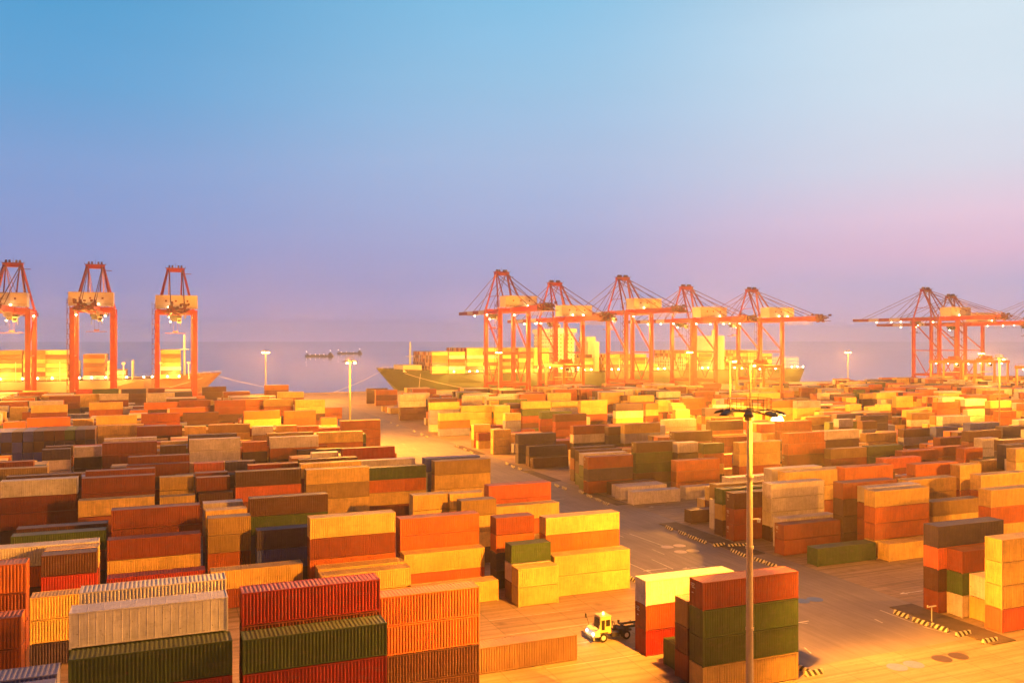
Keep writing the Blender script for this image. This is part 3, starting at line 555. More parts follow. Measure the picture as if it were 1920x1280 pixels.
# x y height length-class paints-from-the-ground-up(. = built above) turned
REST = """
-6.6 78.5 2.9 40 2,1,5,10,0 0
-6.3 84.5 2.9 40 2,1,1,1,0 0
-6.4 75.9 2.9 40 2,1,0,0 0
6.6 75.5 2.9 40 2,1,0,0 0
6.8 79.1 2.9 40 2,1,1,0,0 0
-24.2 97.9 2.9 40 2,2,1,0,0 0
-23.6 89.5 2.9 40 2,1,0,0 0
-19.1 73.2 2.9 40 1,2,8,0 0
-19.1 70.0 2.9 40 1,2,13,13 0
-19.2 125.2 2.6 40 1,2,0,0 0
-13.0 119.1 2.6 20 1,1,0,0 0
-12.9 121.9 2.6 20 2,1,1,0 0
-19.2 140.9 2.9 40 2,1,0 0
-19.2 146.1 2.9 40 1,1,0 0
-6.2 140.1 2.9 40 2,3,0,0 0
-6.4 133.2 2.9 40 1,0,0 0
-6.1 126.0 2.6 40 1,0 0
6.8 147.4 2.6 20 2,3,6,0 0
6.8 140.9 2.6 20 2,1,9,0 0
6.8 134.9 2.6 20 1,0,0,0 0
13.4 142.2 2.9 40 2,11,0,0 0
13.4 131.7 2.9 40 2,0,0 0
19.7 123.3 2.9 40 1,0,0,0 0
32.8 123.9 2.6 40 6,3,0,0 0
20.3 120.3 2.6 40 1,0 0
20.2 116.7 2.6 40 6,0 0
52.8 116.6 2.6 40 2,6,0,0 0
45.8 113.0 2.6 20 2,8,0 0
54.9 146.1 2.6 40 2,6,0,0 0
53.7 140.1 2.6 40 6,3,0 0
39.7 141.8 2.6 20 2,1,6,0 0
45.9 140.9 2.6 20 2,1,6,0 0
45.6 134.2 2.6 20 2,6,0,0 0
40.5 186.6 2.6 40 2,1,1,0 0
26.7 177.9 2.9 40 2,1,1,0 0
27.3 184.5 2.9 40 2,1,1,0 0
26.4 169.6 2.9 40 2,0,0,0 0
52.6 171.6 2.9 40 6,6,0,0 0
52.1 176.5 2.9 40 2,13,13,0 0
13.7 171.9 2.9 40 2,1,0,0 0
-25.6 175.8 2.9 40 2,0,0,0 0
-12.6 174.3 2.9 40 2,1,0,0 0
-12.7 167.8 2.9 40 1,3,0 0
0.4 178.6 2.6 20 2,5,6,0 0
0.4 171.8 2.6 20 1,5,0 0
6.9 175.2 2.6 20 2,1,2,0 0
7.1 172.6 2.6 20 1,1,0 0
6.9 181.6 2.6 20 2,1,2,1 0
-12.6 183.2 2.9 40 2,1,1,0 0
-25.5 181.5 2.9 40 2,1,1,0 0
-35.9 203.4 2.9 40 2,2,1,0 0
-32.2 193.0 2.9 40 2,1,1,0 0
-5.7 202.3 2.9 40 2,2,1,0 0
-5.9 197.8 2.6 40 2,1,2,0 0
7.2 195.9 2.6 20 2,2,1,0 0
13.6 195.8 2.6 20 2,1,11,0 0
-25.4 240.9 2.6 20 11,11,1,2 0
-25.4 234.2 2.6 20 8,8,0,0 0
-18.8 237.1 2.6 20 8,2,0,0 0
-12.3 231.8 2.9 40 2,1,0,0 0
-12.4 241.5 2.9 40 2,2,1,0 0
-16.0 279.3 2.9 40 2,10,6,0 0
-5.5 272.1 2.9 40 2,1,2,0 0
7.6 279.9 2.6 20 2,1,3,0 0
14.5 282.3 2.6 40 2,1,6,0 0
7.4 232.3 2.9 40 1,3,0,0 0
7.4 242.8 2.9 40 2,3,1,0 0
0.6 231.5 2.6 20 2,1,1,0 0
0.8 241.1 2.6 20 2,1,1,6 0
20.2 232.1 2.6 20 1,1,0,0 0
26.7 229.5 2.9 40 2,1,0,0 0
41.7 240.7 2.6 40 2,1,11,10 0
27.0 239.1 2.9 40 2,1,1,0 0
39.9 236.6 2.9 40 2,1,0,0 0
39.3 199.6 2.9 40 2,1,5,0 0
32.9 223.7 2.9 40 2,2,0 0
33.1 204.1 2.6 20 2,1,8,7 0
17.6 189.0 2.6 40 2,1,1,0 0
52.4 268.2 2.9 40 1,3,3,0 0
55.8 324.6 2.6 20 6,6,3 0
45.7 348.1 2.9 40 1,0,0 0
67.2 404.7 2.6 40 3,3 0
28.0 317.0 2.9 40 1,2,0,0 0
33.6 272.8 2.6 20 2,9,9,6 0
39.5 268.6 2.6 20 2,1,3,3 0
26.5 272.3 2.6 20 2,6,6,0 0
41.0 376.2 2.9 40 2,1,1,0 0
52.8 367.9 2.9 40 1,2,6,0 0
53.1 427.3 2.9 40 2,1,1,6 0
51.5 467.6 2.6 40 1,2,1,1,3 0
4.2 342.0 2.9 40 2,1,3,0 0
21.8 377.2 2.9 40 2,2,0,0 0
8.3 382.6 2.9 40 2,2,1,0 0
8.4 333.2 2.6 40 2,1,2,0 0
-5.0 318.6 2.9 40 2,2,1,0 0
-4.9 374.9 2.9 40 2,2,2,0 0
-24.6 441.4 2.9 40 2,1,1,0 0
-4.6 441.7 2.9 40 2,1,8,8 0
-44.2 433.2 2.9 40 2,2,1,1 0
-44.4 375.8 2.9 40 2,1,1,0 0
-25.1 383.1 2.9 40 2,1,0,0 0
-18.5 315.2 2.9 40 2,1,6,0 0
-25.7 320.0 2.6 20 2,1,6,6 0
-38.4 314.9 2.9 40 2,1,3,0 0
-45.3 317.9 2.6 20 2,1,3,3 0
-53.1 387.6 2.6 20 2,1,6,6 0
-30.5 490.6 2.9 40 2,2,2,10 0
-17.8 508.5 2.6 40 2,2,2,11 0
-4.4 485.2 2.9 40 2,2,2,1 0
22.0 491.0 2.9 40 2,2,2,2 0
127.1 115.1 2.6 40 1,0,0 0
131.8 106.6 2.9 20 6,6,6 0
127.9 104.0 2.9 40 2,0,0,0 0
140.3 116.2 2.9 40 2,6,3,0 0
111.9 113.1 2.75 40 6,0,0,0 0
113.4 116.3 2.75 40 1,1,1,0 0
129.3 122.7 2.6 40 6,3,0,0 0
110.4 118.9 2.9 40 2,0,0,0 0
102.9 128.8 2.6 40 2,0,0,0 0
101.1 123.5 2.6 40 8,0 0
99.3 140.2 2.9 40 8,8,0 0
98.3 177.7 2.9 40 8 0
96.2 190.5 2.9 40 10,10,0 0
98.0 196.4 2.9 40 10,2,0 0
99.7 202.7 2.9 40 2,1,0 0
122.3 189.3 2.6 20 10,2,2,0 0
127.1 184.9 2.6 20 2,6,3,0 0
114.0 177.1 2.6 40 3,0,0 0
137.4 198.9 2.6 40 3,3 0
98.5 237.5 2.9 40 11,11,0 0
99.1 230.9 2.9 40 2,0 0
116.4 237.4 2.6 40 2,11,0,0 0
125.4 231.8 2.6 20 2,11,11,2 0
128.9 277.0 2.6 40 2,1,0,0 0
129.0 289.2 2.6 40 2,1,1,10 0
136.3 323.9 2.9 40 2,1,10,0 0
154.2 334.9 2.6 40 2,1,8,0 0
160.9 320.9 2.9 40 2,1,0,0 0
154.4 368.9 2.9 40 2,1,3,3 0
168.8 371.5 2.9 40 2,1,6,6 0
194.0 365.7 2.9 40 2,1,6,6 0
194.9 340.0 2.9 40 2,1,1,0 0
165.5 299.8 2.9 40 2,6,0,0 0
131.6 229.4 2.6 40 2,2,13,13 0
127.9 226.4 2.9 40 2,2,0,0 0
153.2 245.1 2.6 40 2,1,8,0 0
186.0 311.9 2.6 20 2,1,6,3 0
201.0 326.5 2.6 20 2,1,6,6 0
189.9 297.7 2.6 20 2,1,1,6 0
179.4 279.0 2.6 20 2,1,6,6 0
218.4 334.3 2.6 40 2,1,3,3 0
251.4 373.2 2.6 40 2,1,3,3 0
156.4 224.1 2.9 40 2,3,3,0 0
129.1 201.4 2.9 40 2,1,1,0 0
155.2 220.1 2.6 40 1,3,6 0
152.1 215.2 2.6 40 1,3,0 0
130.5 175.0 2.9 40 6,0,0,0 0
158.0 189.9 2.9 40 6,6,3 0
163.7 180.8 2.6 40 1,0,0 0
155.3 187.4 2.9 40 2,0,0,0 0
177.3 197.7 2.6 40 2,1,0,0 0
177.3 181.4 2.6 40 1,10,0 0
200.5 206.3 2.6 40 1,9,0 0
209.1 216.7 2.6 20 2,1,13,0 0
223.0 231.8 2.6 40 2,1,11,0 0
221.5 241.7 2.6 40 2,1,11,11 0
215.8 251.1 2.9 40 1,2,0 0
175.1 215.0 2.9 40 2,1,3,0 0
207.4 225.3 2.6 20 2,1,11,13 0
221.4 211.8 2.6 40 1,0,0 0
229.3 206.4 2.9 40 1,12,0 0
224.0 189.4 2.9 40 2,1,12,0 0
204.2 173.0 2.9 40 2,1,1,0 0
202.0 167.1 2.6 20 2,1,8,0 0
205.4 183.5 2.9 40 1,1,0 0
191.1 173.2 2.6 40 3,3,0 0
179.2 153.1 2.6 20 2,1,3,0 0
177.6 170.3 2.6 40 1,3,0 0
162.3 161.4 2.6 40 1,1,0 0
179.9 149.8 2.6 40 3,3,0 0
146.9 137.4 2.6 40 2,6,3,0 0
154.8 133.3 2.6 20 2,3,0,0 0
181.2 141.0 2.9 40 2,1,6,0 0
224.3 178.8 2.9 40 2,1,11,0 0
194.5 155.0 2.9 40 2,1,11,2 0
185.8 147.2 2.9 40 2,1,11,0 0
272.4 256.8 2.6 40 1,8,0 0
308.5 261.8 2.6 40 1,8,8 0
312.9 251.1 2.6 40 1,3,3 0
124.2 133.2 2.9 40 3,3,3,0 0
109.4 132.5 2.9 40 2,3,6,0 0
109.6 136.9 2.9 40 2,1,2,0 0
124.4 323.2 2.6 20 11,6,6,6 0
230.2 289.3 2.9 40 2,6,0,0 0
240.6 284.9 2.9 40 2,6,6,0 0
356.8 418.5 2.6 40 1,3,3 0
289.2 309.7 2.6 20 2,1,3,6 0
259.3 275.6 2.6 20 2,1,6,6 0
337.4 349.3 2.9 40 1,1,6 0
270.4 271.0 2.6 20 2,1,3,6 0
316.0 306.6 2.6 40 2,1,6,6 0
100.2 332.6 2.9 40 8,13,13,0 0
111.6 326.4 2.6 40 2,6,6,0 0
112.3 417.8 2.9 40 6,3,3 0
127.4 371.5 2.9 40 2,11,8,8 0
124.0 325.8 2.6 20 2,1,10,6 0
101.9 385.9 2.9 40 2,2,0,0 0
109.0 407.7 2.9 40 6,6 0
112.3 477.0 2.9 40 3,1,3 0
111.2 494.6 2.9 40 2,2,2 0
99.2 278.6 2.6 20 4,6,6 0
99.6 275.1 2.6 20 6,1 0
99.1 259.8 2.6 20 6,6,0 0
114.3 287.7 2.6 20 11,13,13,6 0
-18.6 270.0 2.9 40 12,11,11,2 1
-21.1 270.0 2.9 40 11,11,2,11 1
-23.7 270.0 2.9 40 12,11,11,10 1
-26.2 270.0 2.9 40 11,2,11,2 1
-28.8 270.0 2.9 40 12,12,11,2 1
-31.3 270.0 2.9 40 12,12,2,11 1
-33.9 270.0 2.9 40 12,12,11,12 1
-36.5 270.0 2.9 40 12,12,12,11 1
-39.0 270.0 2.9 40 12,12,11,12 1
-41.6 270.0 2.9 40 12,11,12,12 1
-86.8 475.9 2.9 40 3,3 0
-86.9 484.3 2.9 40 6,3,13 0
-74.0 392.7 2.9 40 1,8,10,6 0
-73.9 424.3 2.9 40 1,11,1,2 0
-73.8 427.2 2.9 40 6,11,2,8 0
-73.9 430.1 2.9 40 3,10,6,2 0
-73.8 438.5 2.9 40 8,6,3,8 0
-73.8 441.4 2.9 40 6,8,11,3 0
-73.8 444.3 2.9 40 13,6,1,6 0
-73.9 450.1 2.9 40 6,6,13,13 0
-73.9 453.0 2.9 40 3,1,6,3 0
-73.8 461.4 2.9 40 6,11,3,6 0
-73.8 464.3 2.9 40 6,6,6,13 0
-73.8 467.2 2.9 40 1,13,6,8 0
-73.8 470.1 2.9 40 6,1,9,8 0
-73.9 473.0 2.9 40 8,3,3,1 0
-73.9 475.9 2.9 40 8,1,13,11 0
-61.0 338.5 2.9 40 6,6,6,8 0
-61.0 346.9 2.9 40 10,10,3,6 0
-61.0 349.8 2.9 40 6,8,6 0
-61.0 358.5 2.9 40 3,2 0
-61.1 369.8 2.9 40 7,6 0
-61.1 375.6 2.9 40 6,7 0
-61.1 378.5 2.9 40 6,6 0
-60.9 384.3 2.9 40 1 0
-61.0 392.7 2.9 40 6,8 0
-60.9 395.6 2.6 20 8,6,2,7 0
-60.9 398.5 2.6 20 3,6,1,1 0
-60.9 401.4 2.9 40 2,11,10,3 0
-60.9 404.3 2.9 40 3,10,3,2 0
-61.1 407.2 2.9 40 3,6,1,2 0
-61.1 424.3 2.9 40 9,6,3,3 0
-61.1 430.1 2.9 40 6,3,6,10 0
-60.9 438.5 2.9 40 6,3,7,1 0
-61.1 444.3 2.6 20 6,6,10 0
-61.0 447.2 2.9 40 6,11,6 0
-61.0 450.1 2.6 20 3,8,8 0
-61.0 461.4 2.9 40 6,6,10 0
-61.1 464.3 2.9 40 8,6,6 0
-61.1 470.1 2.9 40 2,8,6 0
-61.0 473.0 2.9 40 13,3,1,3 0
-60.9 484.3 2.9 40 3,3,3,6 0
-48.0 255.3 2.9 40 1,8 0
-48.2 258.2 2.9 40 1,6 0
-48.0 261.1 2.9 40 3,3 0
-48.1 264.0 2.9 40 2,6 0
-48.1 289.8 2.9 40 2,11,6 0
-48.1 306.9 2.9 40 3,1,10 0
-48.1 324.0 2.9 40 3,6,10 0
-48.0 329.8 2.9 40 3,8,1 0
-48.2 332.7 2.9 40 6,3,3 0
-48.1 335.6 2.9 40 1,3,6 0
-48.1 338.5 2.9 40 3,2,2 0
-48.1 358.5 2.9 40 13,7 0
-48.1 369.8 2.9 40 1,8 0
-48.2 378.5 2.9 40 6,6 0
-48.1 381.4 2.9 40 9,8,3 0
-48.1 395.6 2.9 40 3,6,13 0
-48.1 398.5 2.9 40 3,1,10 0
-48.2 401.4 2.9 40 7,11,11,8 0
-48.1 404.3 2.9 40 3,6,6,3 0
-48.2 430.1 2.6 20 3,6,6 0
-48.2 441.4 2.9 40 1,3,6,6 0
-48.2 444.3 2.9 40 3,3,6,8 0
-48.1 447.2 2.9 40 2,8,1,13 0
-48.2 453.0 2.9 40 7,3,6,8 0
-48.1 461.4 2.9 40 2,1,1,2 0
-48.0 473.0 2.9 40 11,10,11 0
-35.2 218.2 2.9 40 1,1,10 0
-35.2 221.1 2.9 40 2,3,6 0
-35.3 224.0 2.9 40 6,6,6 0
-35.1 255.3 2.6 20 3,6 0
-35.2 264.0 2.9 40 8 0
-35.2 266.9 2.9 40 2 0
-35.3 284.0 2.9 40 6,3,1 0
-35.3 289.8 2.6 20 6,2,6,8 0
-35.2 304.0 2.9 40 1,6,6 0
-35.2 309.8 2.9 40 1,6,2 0
-35.2 324.0 2.9 40 3,7 0
-35.1 326.9 2.9 40 6,6 0
-35.3 346.9 2.9 40 6,13 0
-35.2 349.8 2.9 40 1,3 0
-35.2 355.6 2.9 40 9,1 0
-35.3 358.5 2.9 40 2,3 0
-35.2 361.4 2.9 40 6,6 0
-35.1 372.7 2.9 40 9,13 0
-35.2 378.5 2.9 40 6,8 0
-35.2 401.4 2.9 40 9,8 0
-35.1 404.3 2.9 40 9,2 0
-29.0 418.5 2.6 20 1,8 0
-35.2 424.3 2.9 40 1 0
-35.1 438.5 2.9 40 2,11 0
-35.1 444.3 2.9 40 6,8,6,6 0
-35.3 450.1 2.9 40 1,6 0
-35.1 473.0 2.9 40 13,6,2 0
-35.1 484.3 2.9 40 3,1,3 0
-22.3 198.2 2.9 40 6,3,13 0
-22.3 201.1 2.9 40 7,3,1 0
-22.3 209.5 2.9 40 6,6 0
-22.2 221.1 2.9 40 6,6 0
-22.3 224.0 2.9 40 1,6 0
-22.4 255.3 2.9 40 6,10,3 0
-22.2 258.2 2.9 40 8,1 0
-22.4 284.0 2.9 40 6,1,6 0
-22.3 301.1 2.9 40 6,10,6 0
-22.3 304.0 2.9 40 2,1,10 0
-22.2 324.0 2.9 40 3,6,1 0
-22.4 326.9 2.9 40 6,7,2 0
-22.2 329.8 2.9 40 8,3,1 0
-22.4 332.7 2.9 40 3,6,6 0
-22.3 338.5 2.9 40 1,3,2 0
-22.4 349.8 2.9 40 6,1,8 0
-22.2 352.7 2.9 40 6,3,7 0
-22.3 369.8 2.6 20 2,6 0
-22.3 378.5 2.9 40 10,3 0
-22.3 395.6 2.9 40 10,10,8 0
-22.3 401.4 2.9 40 3,3 0
-22.4 404.3 2.6 20 6,11 0
-22.2 418.5 2.9 40 7,8 0
-22.3 421.4 2.9 40 3,1 0
-22.2 424.3 2.9 40 1,1 0
-22.3 427.2 2.9 40 3 0
-22.3 444.3 2.9 40 11,7 0
-22.3 447.2 2.9 40 1,10 0
-22.3 453.0 2.9 40 9,1 0
-22.2 461.4 2.9 40 9,8 0
-22.4 464.3 2.9 40 6,8 0
-22.4 467.2 2.9 40 6 0
-22.4 473.0 2.9 40 2 0
-9.5 209.5 2.9 40 6,13,9 0
-9.4 212.4 2.9 40 3,2,6 0
-9.5 235.3 2.9 40 1,6,6 0
-9.3 238.2 2.9 40 3,3,8 0
-9.5 246.9 2.9 40 8,9,6 0
-9.4 255.3 2.9 40 6,3,3 0
-9.4 258.2 2.9 40 3,6,2 0
-9.4 261.1 2.6 20 1,6,6 0
-9.4 264.0 2.9 40 3,1,9 0
-9.4 286.9 2.9 40 6,3 0
-9.4 306.9 2.9 40 1,3,13 0
-3.2 315.6 2.6 20 6,10,3 0
-9.4 324.0 2.6 20 3,6,10 0
-9.4 326.9 2.9 40 10,8,6 0
-9.5 329.8 2.9 40 8,1,2 0
-9.3 332.7 2.9 40 6,8,2 0
-9.4 335.6 2.9 40 3,9,2 0
-9.4 338.5 2.6 20 1,3,2,8 0
-9.4 346.9 2.9 40 1,6,2 0
-9.3 349.8 2.9 40 9,8,2 0
-9.4 352.7 2.6 20 8,9,6,3 0
-9.3 355.6 2.9 40 1,8,10 0
-9.4 358.5 2.9 40 6,1,1 0
-9.4 378.5 2.9 40 1,6,11 0
-9.5 381.4 2.9 40 2,9,1 0
-9.4 392.7 2.6 20 10,3 0
-9.4 395.6 2.9 40 1,1,1 0
-9.5 398.5 2.9 40 1,1,7 0
-3.2 401.4 2.6 20 2,6,8 0
-9.5 407.2 2.9 40 3,13,2 0
-9.4 438.5 2.9 40 8,3 0
-9.3 450.1 2.9 40 8 0
3.5 189.5 2.9 40 2,3,2 0
3.5 192.4 2.9 40 7,2,1 0
9.6 201.1 2.6 20 3,6,8 0
3.5 209.5 2.9 40 2,10,6 0
3.5 215.3 2.6 20 7,2,6 0
3.5 224.0 2.9 40 6,11 0
3.6 235.3 2.9 40 13,2 0
3.5 238.2 2.9 40 3,3 0
3.5 246.9 2.6 20 1,10,10 0
3.6 255.3 2.6 20 6,6,13 0
3.6 258.2 2.9 40 11,3,6 0
3.5 261.1 2.9 40 13,3,3 0
3.5 264.0 2.9 40 3,3,6 0
3.5 266.9 2.9 40 6,1,8 0
3.6 286.9 2.9 40 3,3,6 0
3.5 292.7 2.9 40 7,2,6 0
3.5 301.1 2.9 40 6,8,10 0
3.5 324.0 2.6 20 13,1,13 0
3.4 338.5 2.9 40 3,6,9 0
3.5 355.6 2.6 20 2,13,9,8 0
3.4 358.5 2.6 20 7,6,10,3 0
3.4 378.5 2.9 40 6,1,6 0
3.5 392.7 2.6 20 1,13,6,3 0
3.5 395.6 2.9 40 3,6,11,2 0
3.5 401.4 2.9 40 7,1,2,8 0
3.5 404.3 2.9 40 2,2,1,3 0
3.5 407.2 2.9 40 3,6,1,1 0
3.5 430.1 2.9 40 10,9,6 0
3.5 447.2 2.9 40 8,13,3,11 0
3.5 450.1 2.9 40 8,2,6,11 0
3.4 453.0 2.9 40 6,6,3,11 0
3.5 461.4 2.9 40 13,11,10,6 0
3.5 464.3 2.9 40 13,13,9,7 0
3.4 467.2 2.9 40 11,3,1,8 0
3.5 470.1 2.9 40 6,3,13,6 0
3.6 475.9 2.9 40 6,3,8,9 0
16.4 192.4 2.9 40 11,3,8 0
16.4 201.1 2.9 40 3,1,6 0
16.4 209.5 2.9 40 2,1 0
16.3 221.1 2.9 40 6,6 0
16.3 224.0 2.9 40 8,2 0
16.5 235.3 2.9 40 1,6,3 0
16.3 246.9 2.9 40 8,6,6 0
16.5 258.2 2.6 20 2,1,2 0
16.4 269.8 2.6 20 8,3,3 0
16.4 278.2 2.9 40 13,6 0
16.4 286.9 2.9 40 2,6,1 0
16.4 292.7 2.6 20 1,11,7 0
16.4 309.8 2.9 40 1,1 0
16.4 312.7 2.6 20 13,3,6 0
16.4 326.9 2.6 20 2,8 0
22.5 332.7 2.6 20 1,6 0
16.3 355.6 2.9 40 1 0
16.4 358.5 2.9 40 6 0
16.4 369.8 2.9 40 3 0
16.3 372.7 2.9 40 10 0
16.4 392.7 2.9 40 3,3,3 0
16.4 395.6 2.9 40 6,7,6 0
16.5 398.5 2.6 20 1,2,3,9 0
16.5 407.2 2.9 40 3,6,6 0
16.3 415.6 2.9 40 7,8,1 0
16.3 418.5 2.9 40 11,6,6 0
16.4 421.4 2.9 40 2,13 0
16.5 427.2 2.9 40 7,3 0
16.4 430.1 2.9 40 3,3 0
16.4 438.5 2.9 40 1,3 0
16.3 441.4 2.9 40 2,3 0
16.3 453.0 2.6 20 13,6,1 0
16.4 473.0 2.6 20 9,6,3 0
29.3 209.5 2.9 40 3,6,3 0
29.3 212.4 2.9 40 6,10,3 0
29.2 218.2 2.9 40 6,2 0
29.4 232.4 2.9 40 8,6,1 0
29.4 244.0 2.9 40 1,6,3 0
29.3 261.1 2.6 20 3,6,1 0
29.2 278.2 2.6 20 6,8,6 0
29.3 281.1 2.9 40 1,10,6 0
29.3 284.0 2.9 40 1,7,3 0
29.3 286.9 2.9 40 6,2,3 0
29.2 289.8 2.9 40 6,1,1 0
29.4 304.0 2.6 20 10,3 0
29.2 309.8 2.9 40 6,2 0
29.2 324.0 2.9 40 3,7,6 0
29.2 329.8 2.9 40 1,2,1 0
29.4 332.7 2.9 40 3,8,11 0
29.4 335.6 2.9 40 6,3,3 0
29.2 338.5 2.6 20 3,1,1 0
29.2 346.9 2.9 40 6,7 0
29.3 355.6 2.9 40 6,1 0
29.2 361.4 2.9 40 2 0
29.2 369.8 2.9 40 8 0
29.3 381.4 2.9 40 2,7,3,3 0
29.2 384.3 2.9 40 6,2,2,2 0
29.3 392.7 2.9 40 8,6,6,2 0
29.4 395.6 2.9 40 8,7,8,3 0
29.3 398.5 2.9 40 3,3,3,8 0
29.4 401.4 2.9 40 1,6,9,1 0
29.4 404.3 2.9 40 6,7,2,1 0
29.3 407.2 2.9 40 9,13,7,7 0
29.3 421.4 2.9 40 3,1 0
29.4 427.2 2.9 40 9,6,6 0
29.3 430.1 2.9 40 2,1,1 0
29.3 438.5 2.9 40 1,6,8,1 0
29.3 441.4 2.9 40 11,6,2,9 0
29.3 447.2 2.9 40 3,6 0
29.4 453.0 2.9 40 1,3,1 0
29.2 461.4 2.9 40 6,1 0
29.4 470.1 2.9 40 7,2 0
29.2 473.0 2.9 40 1,13 0
29.2 484.3 2.9 40 3,8 0
42.2 189.5 2.9 40 2,1,9 0
42.2 195.3 2.9 40 3,2 0
42.3 209.5 2.9 40 6,6,3 0
42.2 215.3 2.9 40 2,9,6 0
42.2 232.4 2.9 40 3,6 0
42.3 246.9 2.6 20 1,3,2,1 0
42.3 258.2 2.9 40 9,6,13 0
42.2 261.1 2.9 40 6,10,3 0
42.2 264.0 2.9 40 3,13,1 0
42.2 278.2 2.9 40 1,10,1 0
42.1 281.1 2.9 40 1,10,1 0
42.3 292.7 2.9 40 6,1 0
42.2 312.7 2.9 40 6,6 0
42.2 315.6 2.9 40 3,8 0
42.3 355.6 2.9 40 6 0
42.1 358.5 2.6 20 6 0
42.1 361.4 2.9 40 1,11 0
42.2 381.4 2.9 40 13,6,7 0
42.2 407.2 2.9 40 6,11 0
42.2 418.5 2.6 20 1,6,3,6 0
42.1 421.4 2.9 40 10,6,1 0
42.3 424.3 2.9 40 3,8,6 0
42.2 444.3 2.9 40 1,2,7 0
42.2 447.2 2.9 40 11,11,11 0
42.3 450.1 2.9 40 6,6,6 0
42.2 453.0 2.6 20 6,2,1 0
42.3 484.3 2.9 40 3,3 0
106.8 146.6 2.9 40 8,1,0 0
106.7 152.4 2.9 40 1,6 0
106.7 155.3 2.9 40 6 0
106.7 209.5 2.6 20 3,1,6 0
106.7 218.2 2.9 40 8,6 0
106.7 241.1 2.9 40 1,1 0
106.7 244.0 2.9 40 2,1 0
106.8 258.2 2.9 40 11,1 0
106.8 261.1 2.9 40 13 0
106.8 264.0 2.9 40 1,6 0
106.7 266.9 2.9 40 6,3 0
106.7 286.9 2.6 20 1,8 0
106.8 292.7 2.9 40 1,1 0
106.6 301.1 2.9 40 3 0
106.8 335.6 2.9 40 1,8,10 0
106.8 349.8 2.9 40 3,6,8 0
106.8 355.6 2.9 40 6,13,1,2 0
106.8 358.5 2.9 40 2,3 0
106.7 361.4 2.9 40 8 0
106.7 395.6 2.9 40 2,6,13,8 0
106.6 398.5 2.9 40 6,3,8,3 0
106.7 421.4 2.9 40 9 0
106.7 424.3 2.9 40 6 0
106.8 427.2 2.9 40 8 0
106.6 430.1 2.9 40 3 0
106.7 438.5 2.6 20 6 0
119.6 152.4 2.9 40 6 0
119.5 155.3 2.6 20 1 0
119.5 209.5 2.6 20 2,6 0
119.6 215.3 2.9 40 1,6 0
119.6 218.2 2.9 40 11,3 0
119.7 241.1 2.9 40 3 0
119.6 246.9 2.9 40 8,1 0
119.5 301.1 2.9 40 1 0
119.7 304.0 2.9 40 2 0
125.8 329.8 2.6 20 6,7,6 0
119.6 332.7 2.9 40 6,10,3 0
119.6 346.9 2.9 40 3,3,1 0
119.7 381.4 2.9 40 1,1 0
119.6 384.3 2.9 40 1,2,3 0
119.5 392.7 2.9 40 6,6,1 0
119.5 398.5 2.9 40 1,2,1 0
119.6 401.4 2.9 40 2,10,6 0
119.6 421.4 2.9 40 3,3,3 0
119.5 424.3 2.9 40 11,6,6 0
119.7 427.2 2.9 40 6,3,6,1 0
119.6 430.1 2.9 40 8,1,1,11 0
119.5 438.5 2.9 40 6,3,6,6 0
119.6 441.4 2.9 40 6,6,7,6 0
132.6 140.8 2.9 40 9,6,2 0
132.5 149.5 2.9 40 11,6,9 0
132.5 155.3 2.9 40 13,1 0
132.4 169.5 2.9 40 8 0
132.5 178.2 2.9 40 3,6,13 0
132.6 189.5 2.9 40 6 0
132.5 192.4 2.6 20 1,3,6 0
132.5 215.3 2.9 40 10,11,3 0
132.4 218.2 2.9 40 7,1,2 0
132.4 241.1 2.9 40 1,10,3 0
132.4 258.2 2.9 40 3,1 0
132.5 264.0 2.9 40 6,6 0
132.4 281.1 2.9 40 2,6,8 0
132.5 304.0 2.9 40 10 0
132.6 326.9 2.9 40 3,8,3 0
132.5 329.8 2.6 20 6,3,3,2 0
132.5 332.7 2.6 20 6,1,8,6 0
132.6 335.6 2.6 20 3,1,3,10 0
132.4 338.5 2.9 40 1,11,3,10 0
132.4 349.8 2.6 20 6,3,11,6 0
132.4 352.7 2.6 20 6,8,9,2 0
132.5 355.6 2.9 40 8,6,7,8 0
132.5 358.5 2.9 40 9,1,11,6 0
132.6 361.4 2.6 20 8,3,6 0
132.5 375.6 2.9 40 3,8,6,3 0
132.5 378.5 2.9 40 7,8,8,6 0
132.5 381.4 2.9 40 6,8,3,6 0
132.6 384.3 2.9 40 13,1,1,6 0
132.4 392.7 2.9 40 11,3,3,10 0
132.5 395.6 2.9 40 2,6,3,13 0
132.5 401.4 2.9 40 1,2,6,11 0
132.6 415.6 2.9 40 11,13 0
132.5 418.5 2.9 40 13,1,3 0
132.5 421.4 2.9 40 2,9,7 0
132.6 424.3 2.9 40 6,3,10 0
132.5 427.2 2.9 40 1,3,10 0
132.5 441.4 2.6 20 1,2,6 0
145.4 146.6 2.9 40 1 0
145.5 149.5 2.9 40 3,1 0
145.3 152.4 2.9 40 6,6 0
145.4 169.5 2.9 40 6 0
145.5 172.4 2.9 40 1 0
145.3 192.4 2.9 40 6 0
151.7 209.5 2.6 20 9 0
145.5 232.4 2.6 20 1,3,6 0
145.4 235.3 2.9 40 7,9 0
145.4 238.2 2.9 40 3,6 0
145.4 241.1 2.9 40 1,1 0
145.5 278.2 2.9 40 6,3 0
145.4 292.7 2.9 40 6 0
145.5 304.0 2.6 20 6,2 0
145.4 309.8 2.9 40 3,10 0
145.4 326.9 2.9 40 11,9 0
145.4 338.5 2.9 40 3,6,11 0
145.4 372.7 2.9 40 6,11,9,7 0
145.5 384.3 2.9 40 8,1 0
145.3 392.7 2.9 40 1,1 0
145.4 407.2 2.9 40 3,9 0
145.4 415.6 2.9 40 3,6 0
145.4 418.5 2.9 40 8,13,3,2 0
145.5 421.4 2.9 40 10,3,6,10 0
